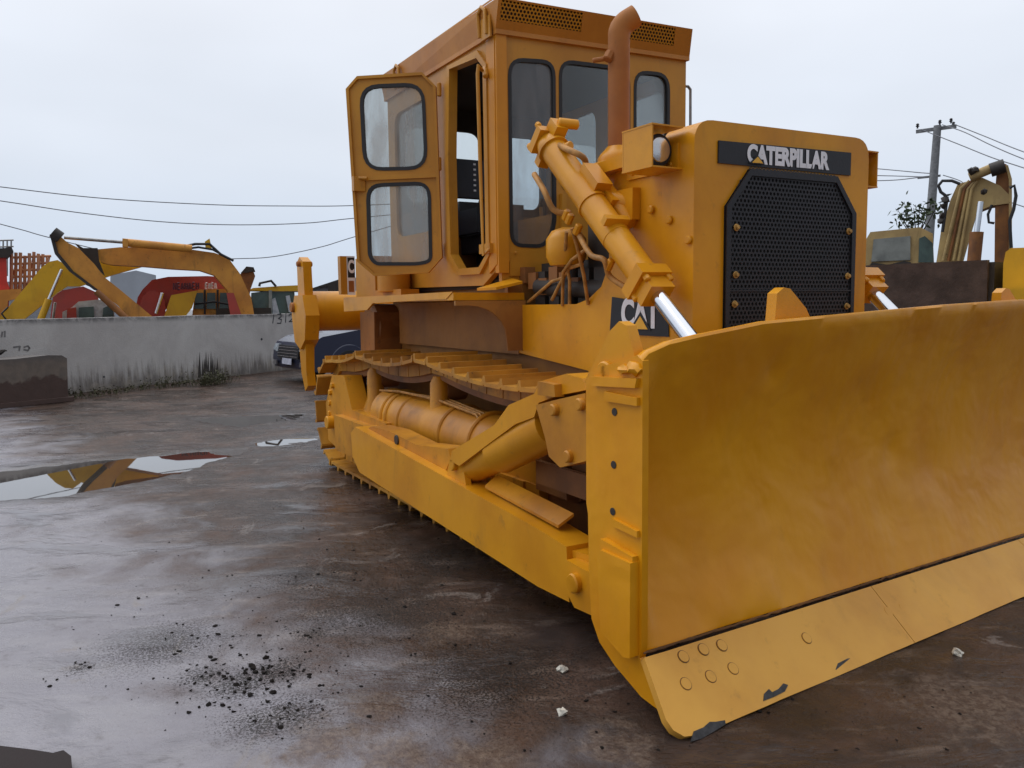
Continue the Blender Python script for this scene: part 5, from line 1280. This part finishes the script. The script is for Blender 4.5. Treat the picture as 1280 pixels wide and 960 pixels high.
wire([(-150, 240), (0, 280), (30, 288), (62, 297), (150, 318), (230, 330)], [36]*6, 'short wire slanting down to the orange stick tip at left')
wire([(200, 326), (290, 323.5), (340, 321), (400, 309), (443, 296), (560, 262)], [36]*6, 'wire rising from behind the arched boom to the cab door')
wire([(1178, 156), (1205, 165), (1240, 182), (1280, 199), (1400, 245)], [34, 33, 32, 31, 28], 'highest wire running right from the pole top')
wire([(1192, 155), (1230, 170), (1280, 190), (1400, 232)], [34, 33, 31, 28], 'outer wire running right from the end of the top crossarm')
wire([(1152, 162), (1200, 181), (1240, 197), (1280, 210), (1400, 250)], [34, 33, 32, 31, 28], 'lowest wire running right from the left end of the top crossarm')
wire([(1040, 207), (1085, 210), (1120, 213), (1152, 216), (1168, 217)], [38, 37, 36, 35, 34], 'upper of the wires reaching the lower crossarm from the bulldozer nose')
wire([(1040, 216), (1085, 219), (1120, 220), (1152, 221)], [38, 37, 36, 34], 'middle wire reaching the lower crossarm from the bulldozer nose')
wire([(1040, 226), (1085, 226), (1120, 225), (1150, 221.5)], [38, 37, 36, 34], 'lowest wire reaching the lower crossarm from the bulldozer nose')
wire([(1179, 219), (1200, 226), (1215, 236), (1290, 262)], [34, 33, 32, 30], 'wire leaving the lower crossarm behind the tan boom')
# young tree beyond the cab
lf = plain('dark_green_leaf', (.05, .075, .03), .6, 0, .4, 5)
D = 24.; t_ = thing('young_tree', 'sparse young tree with dark leaves beyond the tan cab', 'tree', tuple(PD(1140, 440, D)-Z*PD(1140, 440, D).z))
m = MB(); b = PD(1146, 300, D); g0 = Vector((b.x, b.y, 0)); tips = []
m.tube([g0, b], [.06, .035], 8)
for a, c in ((1122, 262), (1130, 252), (1126, 275), (1142, 260), (1150, 258), (1158, 262), (1166, 250), (1138, 272), (1172, 256)):
    tpt = PD(a, c, D+random.uniform(-.4, .4)); mid = b.lerp(tpt, .5)+Vector((0, 0, -.05)); m.tube([b, mid, tpt], [.025, .015, .006], 5); tips += [tpt, mid.lerp(tpt, .5), mid.lerp(tpt, .8)]
m.build('trunk', M['dark'], t_)
m = MB()
for tpt in tips:
    for k in range(7):
        q = tpt+Vector((random.gauss(0, .1), random.gauss(0, .12), random.gauss(0, .08))); u = Vector((random.gauss(0, 1), random.gauss(0, 1), random.gauss(-.6, .6))).normalized()*random.uniform(.14, .22); v = u.cross(Vector((random.random(), random.random(), random.random()))).normalized()*.04
        m.bm.faces.new([m.bm.verts.new(p) for p in (q, q+u*.4+v, q+u, q+u*.4-v)])
m.build('crown', lf, t_, smooth=False)

# ================================================================== SKY AND LIGHT
w = bpy.data.worlds.new('World'); sc.world = w; w.use_nodes = True; n, l = w.node_tree.nodes, w.node_tree.links
bg = n['Background']; SUN_EL, SUN_AZ = D2R(52), D2R(200)
sky = n.new('ShaderNodeTexSky'); sky.sky_type = 'NISHITA'; sky.sun_disc = False; sky.sun_elevation = SUN_EL; sky.air_density = 1; sky.dust_density = 3
sunv = Vector((-.75, -.45, 1.5)).normalized()          # direction towards the veiled sun
sky.sun_elevation = math.asin(sunv.z); sky.sun_rotation = math.atan2(sunv.x, sunv.y)
tc = n.new('ShaderNodeTexCoord'); sep = n.new('ShaderNodeSeparateXYZ'); l.new(tc.outputs['Generated'], sep.inputs[0])
cr = n.new('ShaderNodeValToRGB'); l.new(sep.outputs[2], cr.inputs[0]); cr.color_ramp.interpolation = 'EASE'
els = cr.color_ramp.elements; els[0].position = 0; els[0].color = (6.6, 7.5, 8.8, 1); els[1].position = 1; els[1].color = (15.5, 15.8, 16.6, 1)
for p_, c_ in ((.06, (6.9, 7.8, 9.2, 1)), (.20, (8.6, 9.2, 10.2, 1)), (.42, (9.9, 10.2, 10.9, 1))):
    q = els.new(p_); q.color = c_
nz = n.new('ShaderNodeTexNoise'); nz.inputs['Scale'].default_value = 1.3; nz.inputs['Detail'].default_value = 4
mp = n.new('ShaderNodeMapping'); mp.inputs['Scale'].default_value = (1, 1, 2.6); l.new(tc.outputs['Generated'], mp.inputs[0]); l.new(mp.outputs[0], nz.inputs['Vector'])
mr = n.new('ShaderNodeMapRange'); l.new(nz.outputs['Fac'], mr.inputs[0]); mr.inputs[1].default_value = .3; mr.inputs[2].default_value = .7; mr.inputs[3].default_value = .90; mr.inputs[4].default_value = 1.10
mu = n.new('ShaderNodeVectorMath'); mu.operation = 'SCALE'; l.new(cr.outputs[0], mu.inputs[0]); sx = n.new('ShaderNodeMapRange'); sx.interpolation_type = 'SMOOTHSTEP'; l.new(sep.outputs[0], sx.inputs[0]); sx.inputs[1].default_value = -.25; sx.inputs[2].default_value = .75; sx.inputs[3].default_value = 1.; sx.inputs[4].default_value = .55
ml = n.new('ShaderNodeMath'); ml.operation = 'MULTIPLY'; l.new(mr.outputs[0], ml.inputs[0]); l.new(sx.outputs[0], ml.inputs[1]); l.new(ml.outputs[0], mu.inputs['Scale'])
mx = n.new('ShaderNodeMix'); mx.data_type = 'RGBA'; mx.inputs[0].default_value = .92; l.new(sky.outputs[0], mx.inputs[6]); l.new(mu.outputs[0], mx.inputs[7])
l.new(mx.outputs[2], bg.inputs[0]); bg.inputs[1].default_value = .092
sd_ = bpy.data.lights.new('sun', 'SUN'); sd_.energy = .85; sd_.angle = D2R(60); sd_.color = (1, .97, .93)
so = bpy.data.objects.new('sun', sd_); COL.objects.link(so); so.rotation_euler = sunv.to_track_quat('Z', 'Y').to_euler()
vs = sc.view_settings; vs.view_transform = 'Standard'; vs.look = 'None'; vs.exposure = .08; vs.gamma = 1
sc.cycles.max_bounces = 6; sc.cycles.transparent_max_bounces = 12
SPL = {'corner_weld': 'corner_weld', 'wear_block': 'wear_block', 'cab_lining': 'cab_lining', 'door_hinges': 'door_hinge', 'shank_pin': 'shank_pin', 'guard_bolts': 'guard_bolt', 'side_bolts': 'side_bolt',
       'bracket_slots': 'bracket_slot', 'hose_fittings': 'hose_fitting', 'lifting_eyes': 'lifting_eye', 'mounting_lugs': 'mounting_lug', 'engine_covers': 'engine_cover', 'inner_guard': 'inner_guard'}
for o in list(sc.objects):
    k = o.name.split('.')[0]
    if k in SPL and not o.children: split_loose(o, SPL[k])
